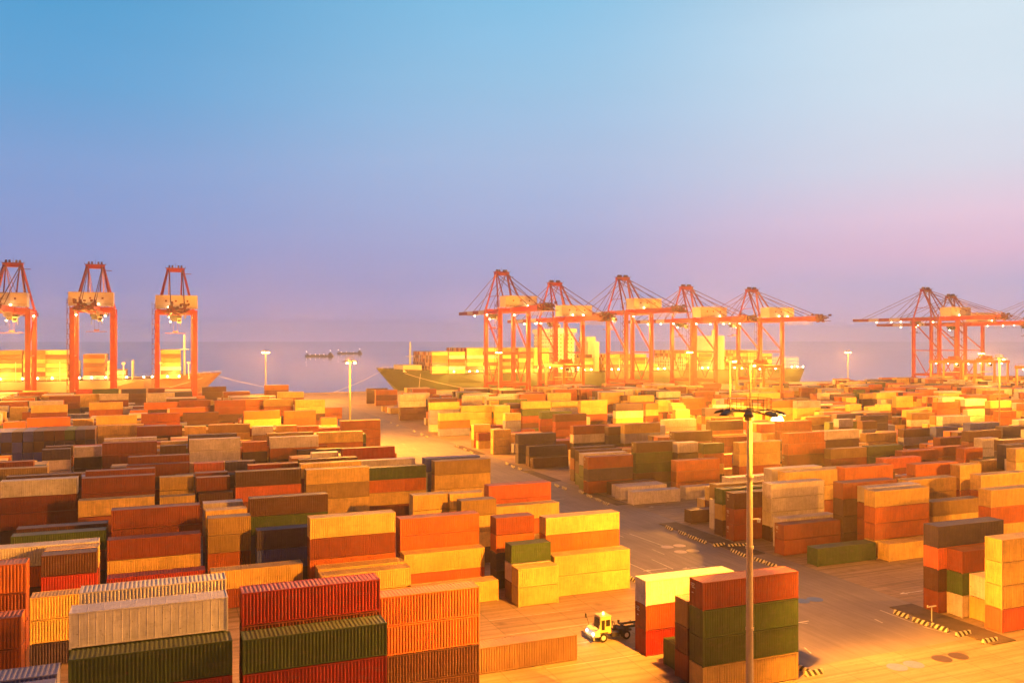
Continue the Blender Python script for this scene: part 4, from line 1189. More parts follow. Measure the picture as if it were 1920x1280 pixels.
145.3 424.3 2.9 40 1,2,6,6 0
145.4 427.2 2.9 40 7,6,6,6 0
145.4 430.1 2.9 40 11,7,6,1 0
158.3 126.6 2.9 40 3,6,1 0
158.3 140.8 2.9 40 13 0
158.3 143.7 2.6 20 13 0
164.6 143.7 2.6 20 1 0
158.3 146.6 2.9 40 11 0
158.3 149.5 2.9 40 3,13 0
158.4 166.6 2.9 40 3 0
158.3 172.4 2.9 40 2 0
158.2 195.3 2.9 40 11,8,11 0
158.2 235.3 2.9 40 6 0
158.3 261.1 2.6 20 9,1,9 0
158.3 264.0 2.9 40 10,2 0
158.3 269.8 2.9 40 8,9 0
158.4 278.2 2.9 40 6,6 0
158.3 281.1 2.9 40 2,6 0
158.3 284.0 2.6 20 13,6 0
158.2 286.9 2.6 20 3,3 0
158.4 289.8 2.9 40 3 0
158.3 326.9 2.9 40 10,6 0
158.3 329.8 2.9 40 6,11 0
158.3 338.5 2.9 40 1,3,3 0
158.4 358.5 2.9 40 13,1,2 0
158.4 361.4 2.9 40 6,1,6 0
158.2 378.5 2.9 40 2,9,1,1 0
158.3 381.4 2.9 40 6,10,8,3 0
158.3 384.3 2.9 40 1 0
158.3 401.4 2.9 40 6,10,3,2 0
158.3 404.3 2.9 40 3,3,1,6 0
158.3 407.2 2.9 40 7,8,6,3 0
158.2 415.6 2.9 40 7,1,2,6 0
158.3 418.5 2.9 40 10,2,6,6 0
158.3 421.4 2.9 40 6,1,3 0
158.4 430.1 2.9 40 8,3,6 0
158.2 438.5 2.9 40 6,3,8 0
184.0 143.7 2.9 40 13,3,8 0
184.0 178.2 2.6 20 6,3 0
184.2 186.6 2.9 40 13,3 0
190.4 198.2 2.6 20 1,6 0
184.2 201.1 2.9 40 6,6 0
184.2 209.5 2.9 40 1,1,10 0
184.1 224.0 2.9 40 6,6 0
184.2 232.4 2.9 40 13,9 0
184.1 235.3 2.9 40 7,7,1 0
184.1 238.2 2.9 40 3,8,6 0
184.2 241.1 2.9 40 9,1,1 0
184.1 244.0 2.9 40 6,8 0
184.1 246.9 2.9 40 1,7,3 0
184.1 261.1 2.9 40 6,1,2 0
184.1 264.0 2.6 20 6,2,2 0
184.1 266.9 2.9 40 9,8,3,0 0
184.2 269.8 2.9 40 9,3,6 0
190.2 278.2 2.6 20 3,10 0
184.2 284.0 2.6 20 6,2,3 0
184.0 286.9 2.9 40 3,10 0
184.0 289.8 2.6 20 3,1,3 0
184.1 306.9 2.9 40 7 0
184.1 315.6 2.9 40 3,3 0
184.0 326.9 2.6 20 9,13,13 0
184.0 335.6 2.6 20 1 0
190.4 335.6 2.6 20 6 0
184.1 346.9 2.9 40 13 0
184.1 349.8 2.9 40 8 0
184.1 352.7 2.9 40 6 0
184.1 355.6 2.6 20 3 0
184.1 358.5 2.9 40 1 0
184.1 369.8 2.9 40 3 0
184.1 392.7 2.9 40 3 0
184.0 395.6 2.9 40 3,6,3,3 0
184.1 398.5 2.9 40 6,9,6,6 0
184.1 404.3 2.9 40 3,3 0
184.1 407.2 2.9 40 6,13,6,6 0
184.0 415.6 2.9 40 1,13,7,6 0
184.1 418.5 2.6 20 13,9,6,3 0
184.1 421.4 2.6 20 10,3,13,3 0
184.2 424.3 2.9 40 13,3,6,6 0
184.2 427.2 2.9 40 6,2,9 0
184.2 441.4 2.9 40 1,10,6 0
197.1 163.7 2.9 40 1,10 0
197.0 189.5 2.9 40 11 0
197.0 192.4 2.9 40 8 0
197.0 209.5 2.9 40 8,1 0
197.1 212.4 2.9 40 1,10 0
197.0 215.3 2.6 20 3,3 0
197.0 241.1 2.9 40 13 0
197.1 266.9 2.9 40 6,8,6,0 0
197.0 269.8 2.9 40 6,6,3,10 0
196.9 278.2 2.9 40 3,6,3,8 0
197.1 281.1 2.9 40 8,8,9,3 0
197.1 286.9 2.6 20 2,3,1 0
197.0 289.8 2.9 40 3,1 0
197.0 292.7 2.9 40 2 0
197.1 306.9 2.9 40 10 0
197.0 309.8 2.6 20 6,3,6,6 0
196.9 312.7 2.9 40 1 0
196.9 329.8 2.9 40 3,10,13 0
196.9 355.6 2.9 40 1 0
197.0 358.5 2.9 40 3,2 0
203.3 361.4 2.6 20 3,7,6,2 0
197.0 369.8 2.9 40 3,6,11,13 0
197.0 372.7 2.9 40 6,6,7,8 0
197.1 375.6 2.9 40 8,3,10,2 0
197.0 378.5 2.9 40 6,6,13,2 0
196.9 381.4 2.9 40 3,11,6,3 0
197.1 384.3 2.6 20 1,1,3,3 0
197.1 392.7 2.9 40 7,8,3,3 0
197.0 395.6 2.9 40 7,1,1,6 0
197.1 398.5 2.9 40 13,3,10,3 0
197.0 404.3 2.9 40 6,6,6,6 0
197.0 407.2 2.9 40 6,1,6,1 0
197.1 415.6 2.9 40 1,2,3 0
196.9 430.1 2.9 40 1,6,6,8 0
197.0 438.5 2.9 40 3,3,1,1 0
209.8 178.2 2.9 40 3,6,2 0
209.8 189.5 2.9 40 6,3 0
209.8 192.4 2.9 40 7,1 0
210.0 201.1 2.9 40 13 0
209.9 209.5 2.6 20 7,1,6 0
209.9 232.4 2.9 40 8,1,10 0
209.8 238.2 2.6 20 11,8 0
210.0 255.3 2.9 40 6 0
210.0 301.1 2.9 40 3,3 0
209.8 312.7 2.9 40 3 0
209.9 329.8 2.9 40 6 0
209.9 346.9 2.9 40 3,6 0
209.8 369.8 2.9 40 8,3 0
209.9 375.6 2.9 40 9,1 0
209.9 384.3 2.9 40 1,7,1,7 0
209.8 392.7 2.9 40 3,1,6,1 0
210.0 401.4 2.9 40 3,13,8,2 0
209.9 404.3 2.9 40 9,1,6,6 0
209.9 418.5 2.9 40 3,11,1,11 0
210.0 421.4 2.9 40 9,3,6,3 0
210.0 424.3 2.9 40 8,3,2,7 0
209.9 427.2 2.9 40 1,3,8,3 0
209.8 430.1 2.9 40 13,1,1,8 0
209.9 438.5 2.9 40 1,1 0
210.0 441.4 2.9 40 7,6,8,8 0
222.8 166.6 2.9 40 1,7,3 0
222.8 169.5 2.9 40 1,6,2,7 0
222.8 172.4 2.9 40 1,3,13 0
222.7 186.6 2.6 20 2,13,8 0
222.7 192.4 2.9 40 6,1,2 0
222.7 195.3 2.9 40 3,2,3 0
222.8 198.2 2.9 40 3,10 0
222.8 201.1 2.6 20 11,3 0
222.8 215.3 2.9 40 1,1 0
222.7 235.3 2.9 40 1,3,3 0
222.9 238.2 2.9 40 6,8,8 0
222.8 246.9 2.9 40 13,8 0
222.9 255.3 2.9 40 3,6,10 0
222.8 266.9 2.9 40 13,6 0
222.7 292.7 2.9 40 1,1,6 0
222.8 301.1 2.9 40 1,6 0
222.9 304.0 2.6 20 6,11,2,6 0
222.8 306.9 2.9 40 2,6,9,1 0
222.8 309.8 2.9 40 3,2,6,13 0
222.8 312.7 2.6 20 13,3,8,13 0
222.7 315.6 2.6 20 6,1,1,6 0
228.9 324.0 2.6 20 13,3,3,6 0
222.7 338.5 2.9 40 11,3 0
222.9 346.9 2.9 40 3,3,3 0
222.8 349.8 2.9 40 9,10,6 0
222.9 352.7 2.9 40 8,9,13 0
222.8 361.4 2.9 40 6,6,10,7 0
222.9 369.8 2.9 40 8,6,8,11 0
222.8 372.7 2.9 40 1,3,7,2 0
222.7 375.6 2.9 40 3,3,8,1 0
222.8 378.5 2.6 20 1,6,6,13 0
222.8 381.4 2.9 40 1,7,2,6 0
222.9 384.3 2.9 40 1,3,3,7 0
222.7 392.7 2.9 40 3,3,6,6 0
222.8 395.6 2.9 40 10,13,3,3 0
222.8 398.5 2.9 40 6,3,1,2 0
222.7 401.4 2.9 40 9,1,3,7 0
222.9 404.3 2.9 40 3,6,11,8 0
222.7 407.2 2.9 40 6,3,3,6 0
222.8 415.6 2.9 40 6,2,6,1 0
222.8 418.5 2.9 40 3,3,7,1 0
222.9 421.4 2.9 40 10,1,11 0
235.7 195.3 2.6 20 9,1 0
242.0 195.3 2.6 20 2,3 0
235.7 201.1 2.9 40 1,3,6 0
235.6 209.5 2.9 40 1,3,6,0 0
235.8 212.4 2.9 40 6,3,6,3 0
235.7 215.3 2.9 40 6,8,6 0
235.7 218.2 2.9 40 1,6 0
235.7 238.2 2.9 40 6 0
235.7 241.1 2.9 40 6,13 0
235.7 244.0 2.9 40 6,6 0
235.6 255.3 2.9 40 3,6 0
235.6 264.0 2.9 40 8,8,3 0
235.8 266.9 2.9 40 1,1,6 0
235.7 278.2 2.6 20 1,3 0
235.7 292.7 2.9 40 8,6 0
235.6 301.1 2.9 40 6,9 0
235.7 304.0 2.9 40 9,1 0
235.7 326.9 2.9 40 3,1,6,3 0
235.6 332.7 2.9 40 3,7,3,1 0
235.7 355.6 2.9 40 1 0
235.8 361.4 2.9 40 1,3,1 0
235.7 369.8 2.9 40 3,3,13 0
235.8 401.4 2.9 40 8,7 0
235.7 404.3 2.6 20 2,8 0
235.6 415.6 2.9 40 11,3 0
235.7 438.5 2.9 40 3,3,6,3 0
235.7 441.4 2.9 40 3,3,1,1 0
248.7 189.5 2.6 20 6,6,1,9 0
248.5 192.4 2.9 40 3,1,3,7 0
248.5 198.2 2.9 40 6 0
248.5 212.4 2.6 20 6 0
248.5 215.3 2.9 40 9 0
248.6 221.1 2.9 40 1 0
248.5 232.4 2.9 40 13 0
248.5 241.1 2.9 40 3 0
248.6 244.0 2.9 40 3 0
248.6 246.9 2.9 40 3 0
248.6 255.3 2.9 40 7,1,2 0
248.7 261.1 2.9 40 1,6,6 0
248.6 264.0 2.9 40 1,3,3 0
248.5 278.2 2.9 40 1,10,9 0
248.6 281.1 2.6 20 8,2,1 0
248.6 289.8 2.9 40 11,2,11 0
248.5 292.7 2.9 40 3,3,6 0
248.6 301.1 2.9 40 2,1,2,11 0
248.6 312.7 2.9 40 3,3,13 0
248.5 315.6 2.9 40 11,3,3 0
248.6 324.0 2.6 20 6,8,8 0
248.5 326.9 2.6 20 3,9,7 0
254.8 326.9 2.6 20 6,7,3 0
248.5 329.8 2.9 40 8,6,1 0
248.6 332.7 2.9 40 2,11,3 0
248.5 335.6 2.9 40 6,10,3,6 0
248.7 338.5 2.9 40 6,6,11,6 0
248.6 346.9 2.9 40 1,6,6,2 0
248.7 349.8 2.9 40 6,6,6,8 0
248.5 352.7 2.9 40 13 0
248.5 369.8 2.6 20 1,10,11 0
248.5 378.5 2.9 40 6,13,1 0
248.5 381.4 2.9 40 11,3,10 0
248.6 384.3 2.9 40 9,6,3 0
248.6 392.7 2.6 20 1,8,3,1 0
248.6 395.6 2.9 40 6,7,3,1 0
248.7 401.4 2.6 20 6,11,2,2 0
248.5 404.3 2.9 40 13,6,3,6 0
248.6 407.2 2.9 40 1,3,3,6 0
248.7 415.6 2.9 40 10,2,3,6 0
248.6 418.5 2.9 40 3,6,3,8 0
248.7 421.4 2.9 40 2,1,3,3 0
248.6 424.3 2.9 40 3,9,3,3 0
248.7 438.5 2.6 20 7,9,3,11 0
248.6 441.4 2.9 40 13,6,1,1 0
261.5 198.2 2.6 20 3,6 0
267.8 221.1 2.6 20 10 0
261.6 241.1 2.9 40 1 0
261.4 261.1 2.9 40 6 0
261.5 264.0 2.9 40 3,9 0
261.6 266.9 2.9 40 6,6 0
261.6 269.8 2.6 20 1,3,7 0
261.4 284.0 2.9 40 3,9 0
261.5 286.9 2.9 40 3,10,6 0
261.5 289.8 2.9 40 1,13,3 0
261.4 292.7 2.9 40 6,2,6 0
261.6 301.1 2.9 40 6,7,7 0
261.6 304.0 2.9 40 6,3,1 0
261.5 306.9 2.9 40 13,1,11 0
261.6 315.6 2.9 40 1,6,3 0
261.4 324.0 2.9 40 3,2,11 0
261.5 326.9 2.9 40 8,1,6 0
261.6 329.8 2.9 40 6,3,3 0
261.5 332.7 2.9 40 1,6,3 0
261.4 335.6 2.9 40 1,13,2,6 0
261.4 338.5 2.9 40 9,7,6,6 0
261.4 349.8 2.9 40 6,10,3,9 0
261.4 352.7 2.9 40 8,6,1,3 0
261.5 355.6 2.9 40 6,11,1,6 0
261.5 358.5 2.9 40 3,3,1,11 0
261.4 384.3 2.9 40 1,1,6,1 0
261.4 392.7 2.6 20 10,1,6,3 0
261.5 395.6 2.6 20 3,7,3,6 0
261.5 398.5 2.9 40 6,6,8,6 0
261.4 401.4 2.9 40 3,13,6,2 0
261.6 424.3 2.9 40 8 0
261.6 427.2 2.9 40 6,8,1,8 0
261.4 430.1 2.9 40 6,6,6,1 0
261.4 438.5 2.9 40 6,2,6,6 0
261.5 441.4 2.9 40 8,3,2,1 0
274.5 209.5 2.6 20 2,6,6,2 0
274.5 212.4 2.6 20 3,1,13 0
274.4 221.1 2.9 40 13,1 0
274.5 241.1 2.9 40 3,8 0
274.5 261.1 2.9 40 6,1,6 0
274.4 264.0 2.9 40 6,9 0
274.4 266.9 2.9 40 3,10 0
274.4 281.1 2.9 40 6,8,6 0
274.4 304.0 2.9 40 3,3,1 0
274.4 306.9 2.9 40 6,3,2 0
274.4 309.8 2.9 40 1,6,6 0
274.4 312.7 2.9 40 1,8,10 0
274.4 315.6 2.9 40 13,6,9 0
274.4 332.7 2.9 40 13,6 0
274.3 369.8 2.9 40 11,3,3 0
274.4 392.7 2.9 40 1,6,3 0
274.4 395.6 2.9 40 6,9,3 0
274.5 398.5 2.9 40 1,3,3 0
274.4 401.4 2.9 40 1,6,7 0
274.5 407.2 2.9 40 8,6,6 0
287.3 224.0 2.9 40 9,6 0
287.3 235.3 2.9 40 2 0
287.2 246.9 2.9 40 7 0
287.4 258.2 2.9 40 6,3,1,0 0
287.3 266.9 2.6 20 3,1,2 0
287.4 269.8 2.9 40 13,3,3 0
287.4 284.0 2.9 40 3 0
287.3 312.7 2.6 20 8,13,6,3 0
287.4 315.6 2.9 40 6,2,6,11 0
287.4 324.0 2.9 40 1,1,1,8 0
287.3 326.9 2.6 20 13,2,8,3 0
287.3 329.8 2.9 40 3,6 0
287.3 349.8 2.6 20 8,11,3,3 0
287.2 355.6 2.9 40 3,6,1 0
287.3 369.8 2.9 40 6,2,6,6 0
287.3 372.7 2.6 20 6,1,6,3 0
287.3 375.6 2.9 40 2,2,3,6 0
287.4 407.2 2.9 40 11,6,2 0
287.4 415.6 2.9 40 1,2 0
287.2 418.5 2.9 40 1,2,3,1 0
287.2 421.4 2.9 40 1,1,3,3 0
287.4 430.1 2.9 40 10,3,10 0
287.4 441.4 2.9 40 11 0
313.1 241.1 2.9 40 1,2,6,3 0
313.1 255.3 2.9 40 6,3,2,0 0
313.1 258.2 2.9 40 3 0
313.1 266.9 2.9 40 6,13,1,0 0
313.0 269.8 2.9 40 3,6,6,6 0
313.1 278.2 2.9 40 1,6,1,7 0
313.1 281.1 2.9 40 7,6,8,6 0
313.2 284.0 2.9 40 10,3,2,1 0
313.2 286.9 2.9 40 6,1,3,6 0
313.1 289.8 2.6 20 13,10,6,6 0
313.0 292.7 2.9 40 3,9 0
313.1 309.8 2.9 40 3,6 0
313.0 312.7 2.9 40 3,3,7 0
313.1 315.6 2.9 40 6,1,2,6 0
313.2 335.6 2.9 40 9 0
313.1 338.5 2.6 20 3,7,3,3 0
313.2 346.9 2.6 20 6,3,6,3 0
313.1 349.8 2.9 40 8,6,8,13 0
313.1 352.7 2.9 40 8,6,6,6 0
319.4 355.6 2.6 20 6 0
313.2 358.5 2.9 40 1,6,3 0
313.2 361.4 2.9 40 1,2 0
313.1 378.5 2.9 40 6 0
313.1 392.7 2.6 20 2,3 0
313.1 398.5 2.9 40 2,3 0
313.1 401.4 2.9 40 3,9,6 0
313.1 404.3 2.9 40 13,2 0
313.0 407.2 2.9 40 3,6 0
313.2 418.5 2.9 40 3,1 0
313.2 430.1 2.9 40 3,9 0
326.0 244.0 2.9 40 1,3,10,6 0
326.1 255.3 2.6 20 6,2,6,13 0
326.1 258.2 2.9 40 11,6,3,2 0
325.9 278.2 2.6 20 8,9 0
326.1 304.0 2.6 20 3,6,6,1 0
326.0 309.8 2.9 40 6,11,11,3 0
326.0 312.7 2.9 40 8,2,13,11 0
326.1 315.6 2.9 40 8,3,2,3 0
326.0 324.0 2.9 40 6,9,1,8 0
326.0 352.7 2.9 40 3,13,10 0
325.9 355.6 2.9 40 3,1,9 0
326.0 358.5 2.9 40 2,6,1 0
326.0 372.7 2.9 40 1,2 0
326.0 384.3 2.9 40 6 0
325.9 395.6 2.6 20 10,6,3 0
332.3 395.6 2.6 20 10 0
326.1 398.5 2.6 20 1,8,3 0
326.1 404.3 2.6 20 6,13,3,6 0
325.9 407.2 2.9 40 2,3,6,11 0
326.0 415.6 2.9 40 1,10,6,6 0
326.1 418.5 2.6 20 8,3,2,11 0
326.1 421.4 2.9 40 3,8,7,3 0
326.1 427.2 2.6 20 8,9,1,6 0
325.9 430.1 2.9 40 8,6,1,3 0
326.1 438.5 2.9 40 8,3,6,13 0
326.1 441.4 2.9 40 1,7,8,6 0
338.9 281.1 2.6 20 3,3 0
338.9 286.9 2.9 40 6,10,6,1 0
338.9 289.8 2.9 40 1,1,6,1 0
338.9 301.1 2.9 40 6,11,6,6 0
338.9 304.0 2.9 40 3,6,3,9 0
339.0 312.7 2.9 40 1,3 0
338.8 338.5 2.6 20 7,6 0
338.9 352.7 2.9 40 9,3,6 0
339.0 355.6 2.6 20 6,1,1,10 0
338.8 358.5 2.9 40 6,7,3,1 0
338.8 361.4 2.9 40 6,1,9,6 0
338.9 372.7 2.9 40 10,13,3 0
338.9 375.6 2.9 40 8,6,2 0
351.9 281.1 2.6 20 3,7,6,2 0
351.7 286.9 2.9 40 13,6,2,3 0
351.8 304.0 2.6 20 8,1,3 0
351.8 312.7 2.9 40 1,6,1,7 0
351.8 315.6 2.9 40 6,6,8,8 0
351.7 324.0 2.9 40 6,2,1 0
351.9 326.9 2.9 40 8,9,6,3 0
351.8 332.7 2.9 40 9,3,3,11 0
351.9 335.6 2.6 20 2,1,3,6 0
351.8 338.5 2.6 20 6,8,2,1 0
351.8 346.9 2.9 40 1,2,2,3 0
351.9 352.7 2.9 40 6,3,8 0
351.8 355.6 2.9 40 13,1,1 0
351.9 361.4 2.6 20 10,8,9 0
351.8 372.7 2.9 40 6,6,10,13 0
351.7 375.6 2.9 40 2,2,10,2 0
351.8 381.4 2.9 40 1,13,6,6 0
351.8 384.3 2.9 40 6,2,1,2 0
351.7 392.7 2.6 20 11,13,3 0
351.9 395.6 2.9 40 9,6,6 0
351.9 398.5 2.9 40 3,3,2 0
351.8 421.4 2.9 40 1,6,8 0
351.8 424.3 2.9 40 1,6,6 0
351.9 427.2 2.6 20 6,3,6 0
351.8 430.1 2.9 40 1,3,3 0
364.7 289.8 2.9 40 2,3,7 0
364.8 292.7 2.9 40 10,6,8 0
364.6 309.8 2.9 40 7,9,6 0
364.7 324.0 2.6 20 9,1 0
364.7 326.9 2.9 40 11,8 0
364.7 332.7 2.9 40 6,1,11 0
371.0 335.6 2.6 20 13,6,6,1 0
364.8 338.5 2.9 40 10,3,10,8 0
364.6 346.9 2.9 40 1,6,6,1 0
364.7 349.8 2.9 40 1,6,8,3 0
364.7 352.7 2.9 40 3,7,7,6 0
364.6 355.6 2.9 40 8,7,3 0
364.6 369.8 2.9 40 7,10,10 0
364.8 372.7 2.9 40 8,3,1 0
364.6 375.6 2.9 40 6,13,6,3 0
364.6 378.5 2.9 40 6,7,2,11 0
364.6 381.4 2.9 40 6,2,3,8 0
364.7 384.3 2.9 40 6,6,1,11 0
364.7 392.7 2.9 40 11,8,3,6 0
364.7 407.2 2.9 40 1,1 0
364.6 421.4 2.6 20 1,8,10 0
371.0 421.4 2.6 20 3,13,1 0
364.7 424.3 2.9 40 6,13,13 0
364.7 427.2 2.9 40 8,1,13 0
364.7 430.1 2.6 20 1,6,1 0
364.6 441.4 2.9 40 1,2,1 0
377.5 281.1 2.6 20 8 0
383.9 284.0 2.6 20 2 0
377.6 289.8 2.9 40 3,3,3,1 0
377.6 292.7 2.9 40 9,8,8,13 0
377.7 304.0 2.6 20 6,1,6,6 0
377.6 309.8 2.9 40 3,6,1,3 0
377.7 315.6 2.6 20 2 0
377.6 338.5 2.9 40 10 0
377.7 352.7 2.9 40 3,6,6,6 0
377.6 358.5 2.9 40 8,9,6,1 0
377.5 361.4 2.9 40 3,1,1,1 0
377.6 369.8 2.9 40 2,3,3,6 0
377.6 375.6 2.9 40 11,2,1 0
377.5 381.4 2.9 40 3,9,10 0
377.6 384.3 2.9 40 1,6,1 0
377.7 401.4 2.9 40 3,11,6,6 0
377.7 404.3 2.9 40 6,7,1,11 0
377.6 407.2 2.6 20 6,1,6,1 0
377.5 418.5 2.9 40 11,3,9 0
377.7 421.4 2.9 40 1,6,1 0
377.7 427.2 2.9 40 3,6 0
390.5 286.9 2.9 40 8,6,6 0
390.5 304.0 2.9 40 8,2,7 0
390.5 306.9 2.9 40 6,8,11 0
390.5 309.8 2.9 40 3 0
390.6 315.6 2.9 40 13,2,6,7 0
390.5 324.0 2.9 40 1,1,6,6 0
390.4 326.9 2.9 40 3,2,1,1 0
390.4 332.7 2.9 40 6,9,6,3 0
390.5 335.6 2.9 40 6,6,8,11 0
390.6 338.5 2.9 40 3,11,1,3 0
390.6 346.9 2.6 20 6,8,3,3 0
390.6 349.8 2.6 20 2,6,6,11 0
390.6 352.7 2.9 40 2,10,2,3 0
390.6 355.6 2.9 40 6,6,6,1 0
390.5 361.4 2.9 40 3,8,3,2 0
390.5 369.8 2.9 40 6,1,10,6 0
390.4 384.3 2.9 40 3,8,2,3 0
390.6 392.7 2.9 40 3,11,7,10 0
390.6 398.5 2.9 40 3,7,3,6 0
390.5 404.3 2.9 40 1,1,1,10 0
390.4 407.2 2.9 40 13,1,6,1 0
390.5 415.6 2.9 40 8,6,2,1 0
390.5 418.5 2.6 20 13,3,13,2 0
390.6 421.4 2.6 20 1,1,6,6 0
390.6 424.3 2.9 40 2,8,3,1 0
390.4 427.2 2.9 40 9,1,6,7 0
390.5 430.1 2.9 40 1,10,6 0
390.6 441.4 2.9 40 6,1,3 0
403.3 304.0 2.9 40 1,2,11 0
403.3 312.7 2.9 40 3,9,3,8 0
403.5 315.6 2.9 40 7,6,6,1 0
403.4 324.0 2.9 40 6,3,1,3 0
403.5 326.9 2.9 40 9,3,6,3 0
403.5 329.8 2.9 40 6,1,2,11 0
403.4 332.7 2.9 40 6,13,1,11 0
403.4 338.5 2.6 20 6 0
403.4 355.6 2.9 40 1,6,2 0
403.4 361.4 2.9 40 7,3,11,1 0
403.5 369.8 2.9 40 3,1,2,10 0
403.4 375.6 2.9 40 6,6,3 0
403.4 378.5 2.9 40 6,6,6 0
403.4 415.6 2.9 40 6,13 0
403.4 424.3 2.9 40 3,3 0
403.5 430.1 2.9 40 11,3 0
403.4 441.4 2.9 40 6,1,6,3 0
416.4 304.0 2.9 40 1,3,10,6 0
416.3 335.6 2.9 40 8,13,3,2 0
416.2 355.6 2.9 40 3,3,6 0
416.2 361.4 2.6 20 6,13,8,2 0
416.4 369.8 2.9 40 3,7,1,9 0
416.3 401.4 2.9 40 1,3,1 0
416.4 415.6 2.9 40 3,2,6,11 0
416.4 424.3 2.6 20 7,8 0
416.2 427.2 2.9 40 3,1,6,13 0
442.1 329.8 2.9 40 3,1,8 0
442.0 338.5 2.9 40 1,3,3 0
442.1 369.8 2.9 40 1,1,2 0
442.2 375.6 2.9 40 11,3,10 0
442.1 378.5 2.9 40 8,6,1 0
442.0 381.4 2.9 40 3,8,6 0
442.0 384.3 2.9 40 11,9,1 0
442.0 427.2 2.9 40 6 0
442.1 430.1 2.9 40 3,6,6,6 0
442.1 438.5 2.6 20 3,6,6,3 0
442.1 441.4 2.9 40 1,3,3,3 0
455.0 355.6 2.9 40 6,1,13 0
454.9 358.5 2.9 40 3,1,11 0
455.1 372.7 2.9 40 1,6,9 0
455.0 375.6 2.9 40 6,1,8 0
455.1 378.5 2.9 40 6,2,6 0
455.0 381.4 2.9 40 6,2,7 0
454.9 384.3 2.9 40 1,6,1 0
455.0 392.7 2.9 40 6,8,2 0
455.0 398.5 2.9 40 6,3,3,7 0
454.9 401.4 2.6 20 3,6,3,7 0
461.3 401.4 2.6 20 1,1,1,11 0
455.0 404.3 2.9 40 8,1,3,1 0
455.1 407.2 2.6 20 6,6,6,6 0
455.1 415.6 2.9 40 7,6,6,3 0
455.0 418.5 2.9 40 1,7,3,8 0
455.1 421.4 2.9 40 10,10,6,11 0
455.0 424.3 2.9 40 6,3,9,6 0
454.9 427.2 2.9 40 10,6,11,3 0
455.0 430.1 2.9 40 3,3,3,1 0
455.1 438.5 2.9 40 2,6,8,2 0
454.9 441.4 2.9 40 1,1,6,6 0
467.9 352.7 2.9 40 2 0
467.9 358.5 2.9 40 1,1 0
467.9 369.8 2.9 40 3,6,3 0
468.0 372.7 2.9 40 1,1,6 0
467.9 378.5 2.9 40 1,1,2 0
467.8 384.3 2.9 40 10,6,6 0
467.8 392.7 2.9 40 6,3,3 0
467.8 395.6 2.9 40 6,8,3 0
467.9 398.5 2.9 40 8,6,2 0
467.9 401.4 2.9 40 3,10,1 0
467.9 407.2 2.9 40 2,7,2 0
468.0 427.2 2.9 40 13,6,6,10 0
467.8 441.4 2.9 40 6 0
480.8 361.4 2.9 40 8,3,3,1 0
480.8 369.8 2.9 40 1,6,2 0
480.9 372.7 2.9 40 3,3,1 0
480.7 381.4 2.9 40 2,3 0
480.8 398.5 2.6 20 9,10,3,2 0
480.8 407.2 2.9 40 6,6,1 0
480.7 415.6 2.9 40 3,13,11 0
480.7 418.5 2.9 40 6,3,1 0
480.7 424.3 2.9 40 7,1,10 0
480.9 430.1 2.9 40 6,9,3,3 0
480.8 438.5 2.9 40 3,3,6,3 0
493.8 392.7 2.9 40 8 0
493.8 395.6 2.6 20 6 0
493.6 404.3 2.9 40 6,8,8 0
493.7 415.6 2.6 20 13,1,11 0
493.7 418.5 2.9 40 6,1,6 0
493.6 421.4 2.9 40 8,3,2 0
493.8 427.2 2.9 40 6,10,9 0
493.6 441.4 2.9 40 1,1,2,6 0
506.6 369.8 2.9 40 9,7,1,6 0
506.6 378.5 2.9 40 2,8 0
506.6 384.3 2.9 40 13 0
506.6 392.7 2.9 40 3,3 0
506.7 395.6 2.9 40 6,6,2 0
506.7 398.5 2.9 40 1,6,6 0
506.5 401.4 2.9 40 1,3,3 0
506.6 404.3 2.9 40 7,3,13 0
506.6 407.2 2.9 40 6,7,1 0
506.6 415.6 2.6 20 7,3,9 0
506.6 418.5 2.9 40 3,2,10 0
506.7 424.3 2.6 20 1,3,13,6 0
506.7 441.4 2.9 40 9,1,2 0
519.5 392.7 2.9 40 7,3,6,7 0
519.5 401.4 2.9 40 1,6 0
519.5 415.6 2.9 40 7,3,6 0
519.5 421.4 2.9 40 3,9,6 0
519.5 424.3 2.9 40 3,6,8 0
519.6 427.2 2.9 40 1,1,3 0
519.6 430.1 2.9 40 6,6,6 0
519.5 438.5 2.9 40 6,3,8,1 0
519.5 441.4 2.9 40 1,1,3,6 0
532.5 392.7 2.9 40 7,7,1,13 0
532.5 407.2 2.9 40 6,3,1 0
532.3 415.6 2.9 40 8 0
532.4 418.5 2.9 40 10 0
532.5 424.3 2.9 40 3 0
532.3 430.1 2.9 40 7,3,8,6 0
532.5 438.5 2.9 40 3,9,10,6 0
545.2 415.6 2.9 40 3,8,10,8 0
545.3 418.5 2.9 40 9,3,8,2 0
545.4 421.4 2.9 40 3,6,2,3 0
545.3 424.3 2.6 20 6,6,3,6 0
545.3 427.2 2.9 40 3,1,6,1 0
545.4 430.1 2.9 40 1,1,6,1 0
584.0 430.1 2.9 40 3,6,9 0
584.1 441.4 2.9 40 9,1,2 0
596.9 438.5 2.9 40 3,2,1,8 0
"""

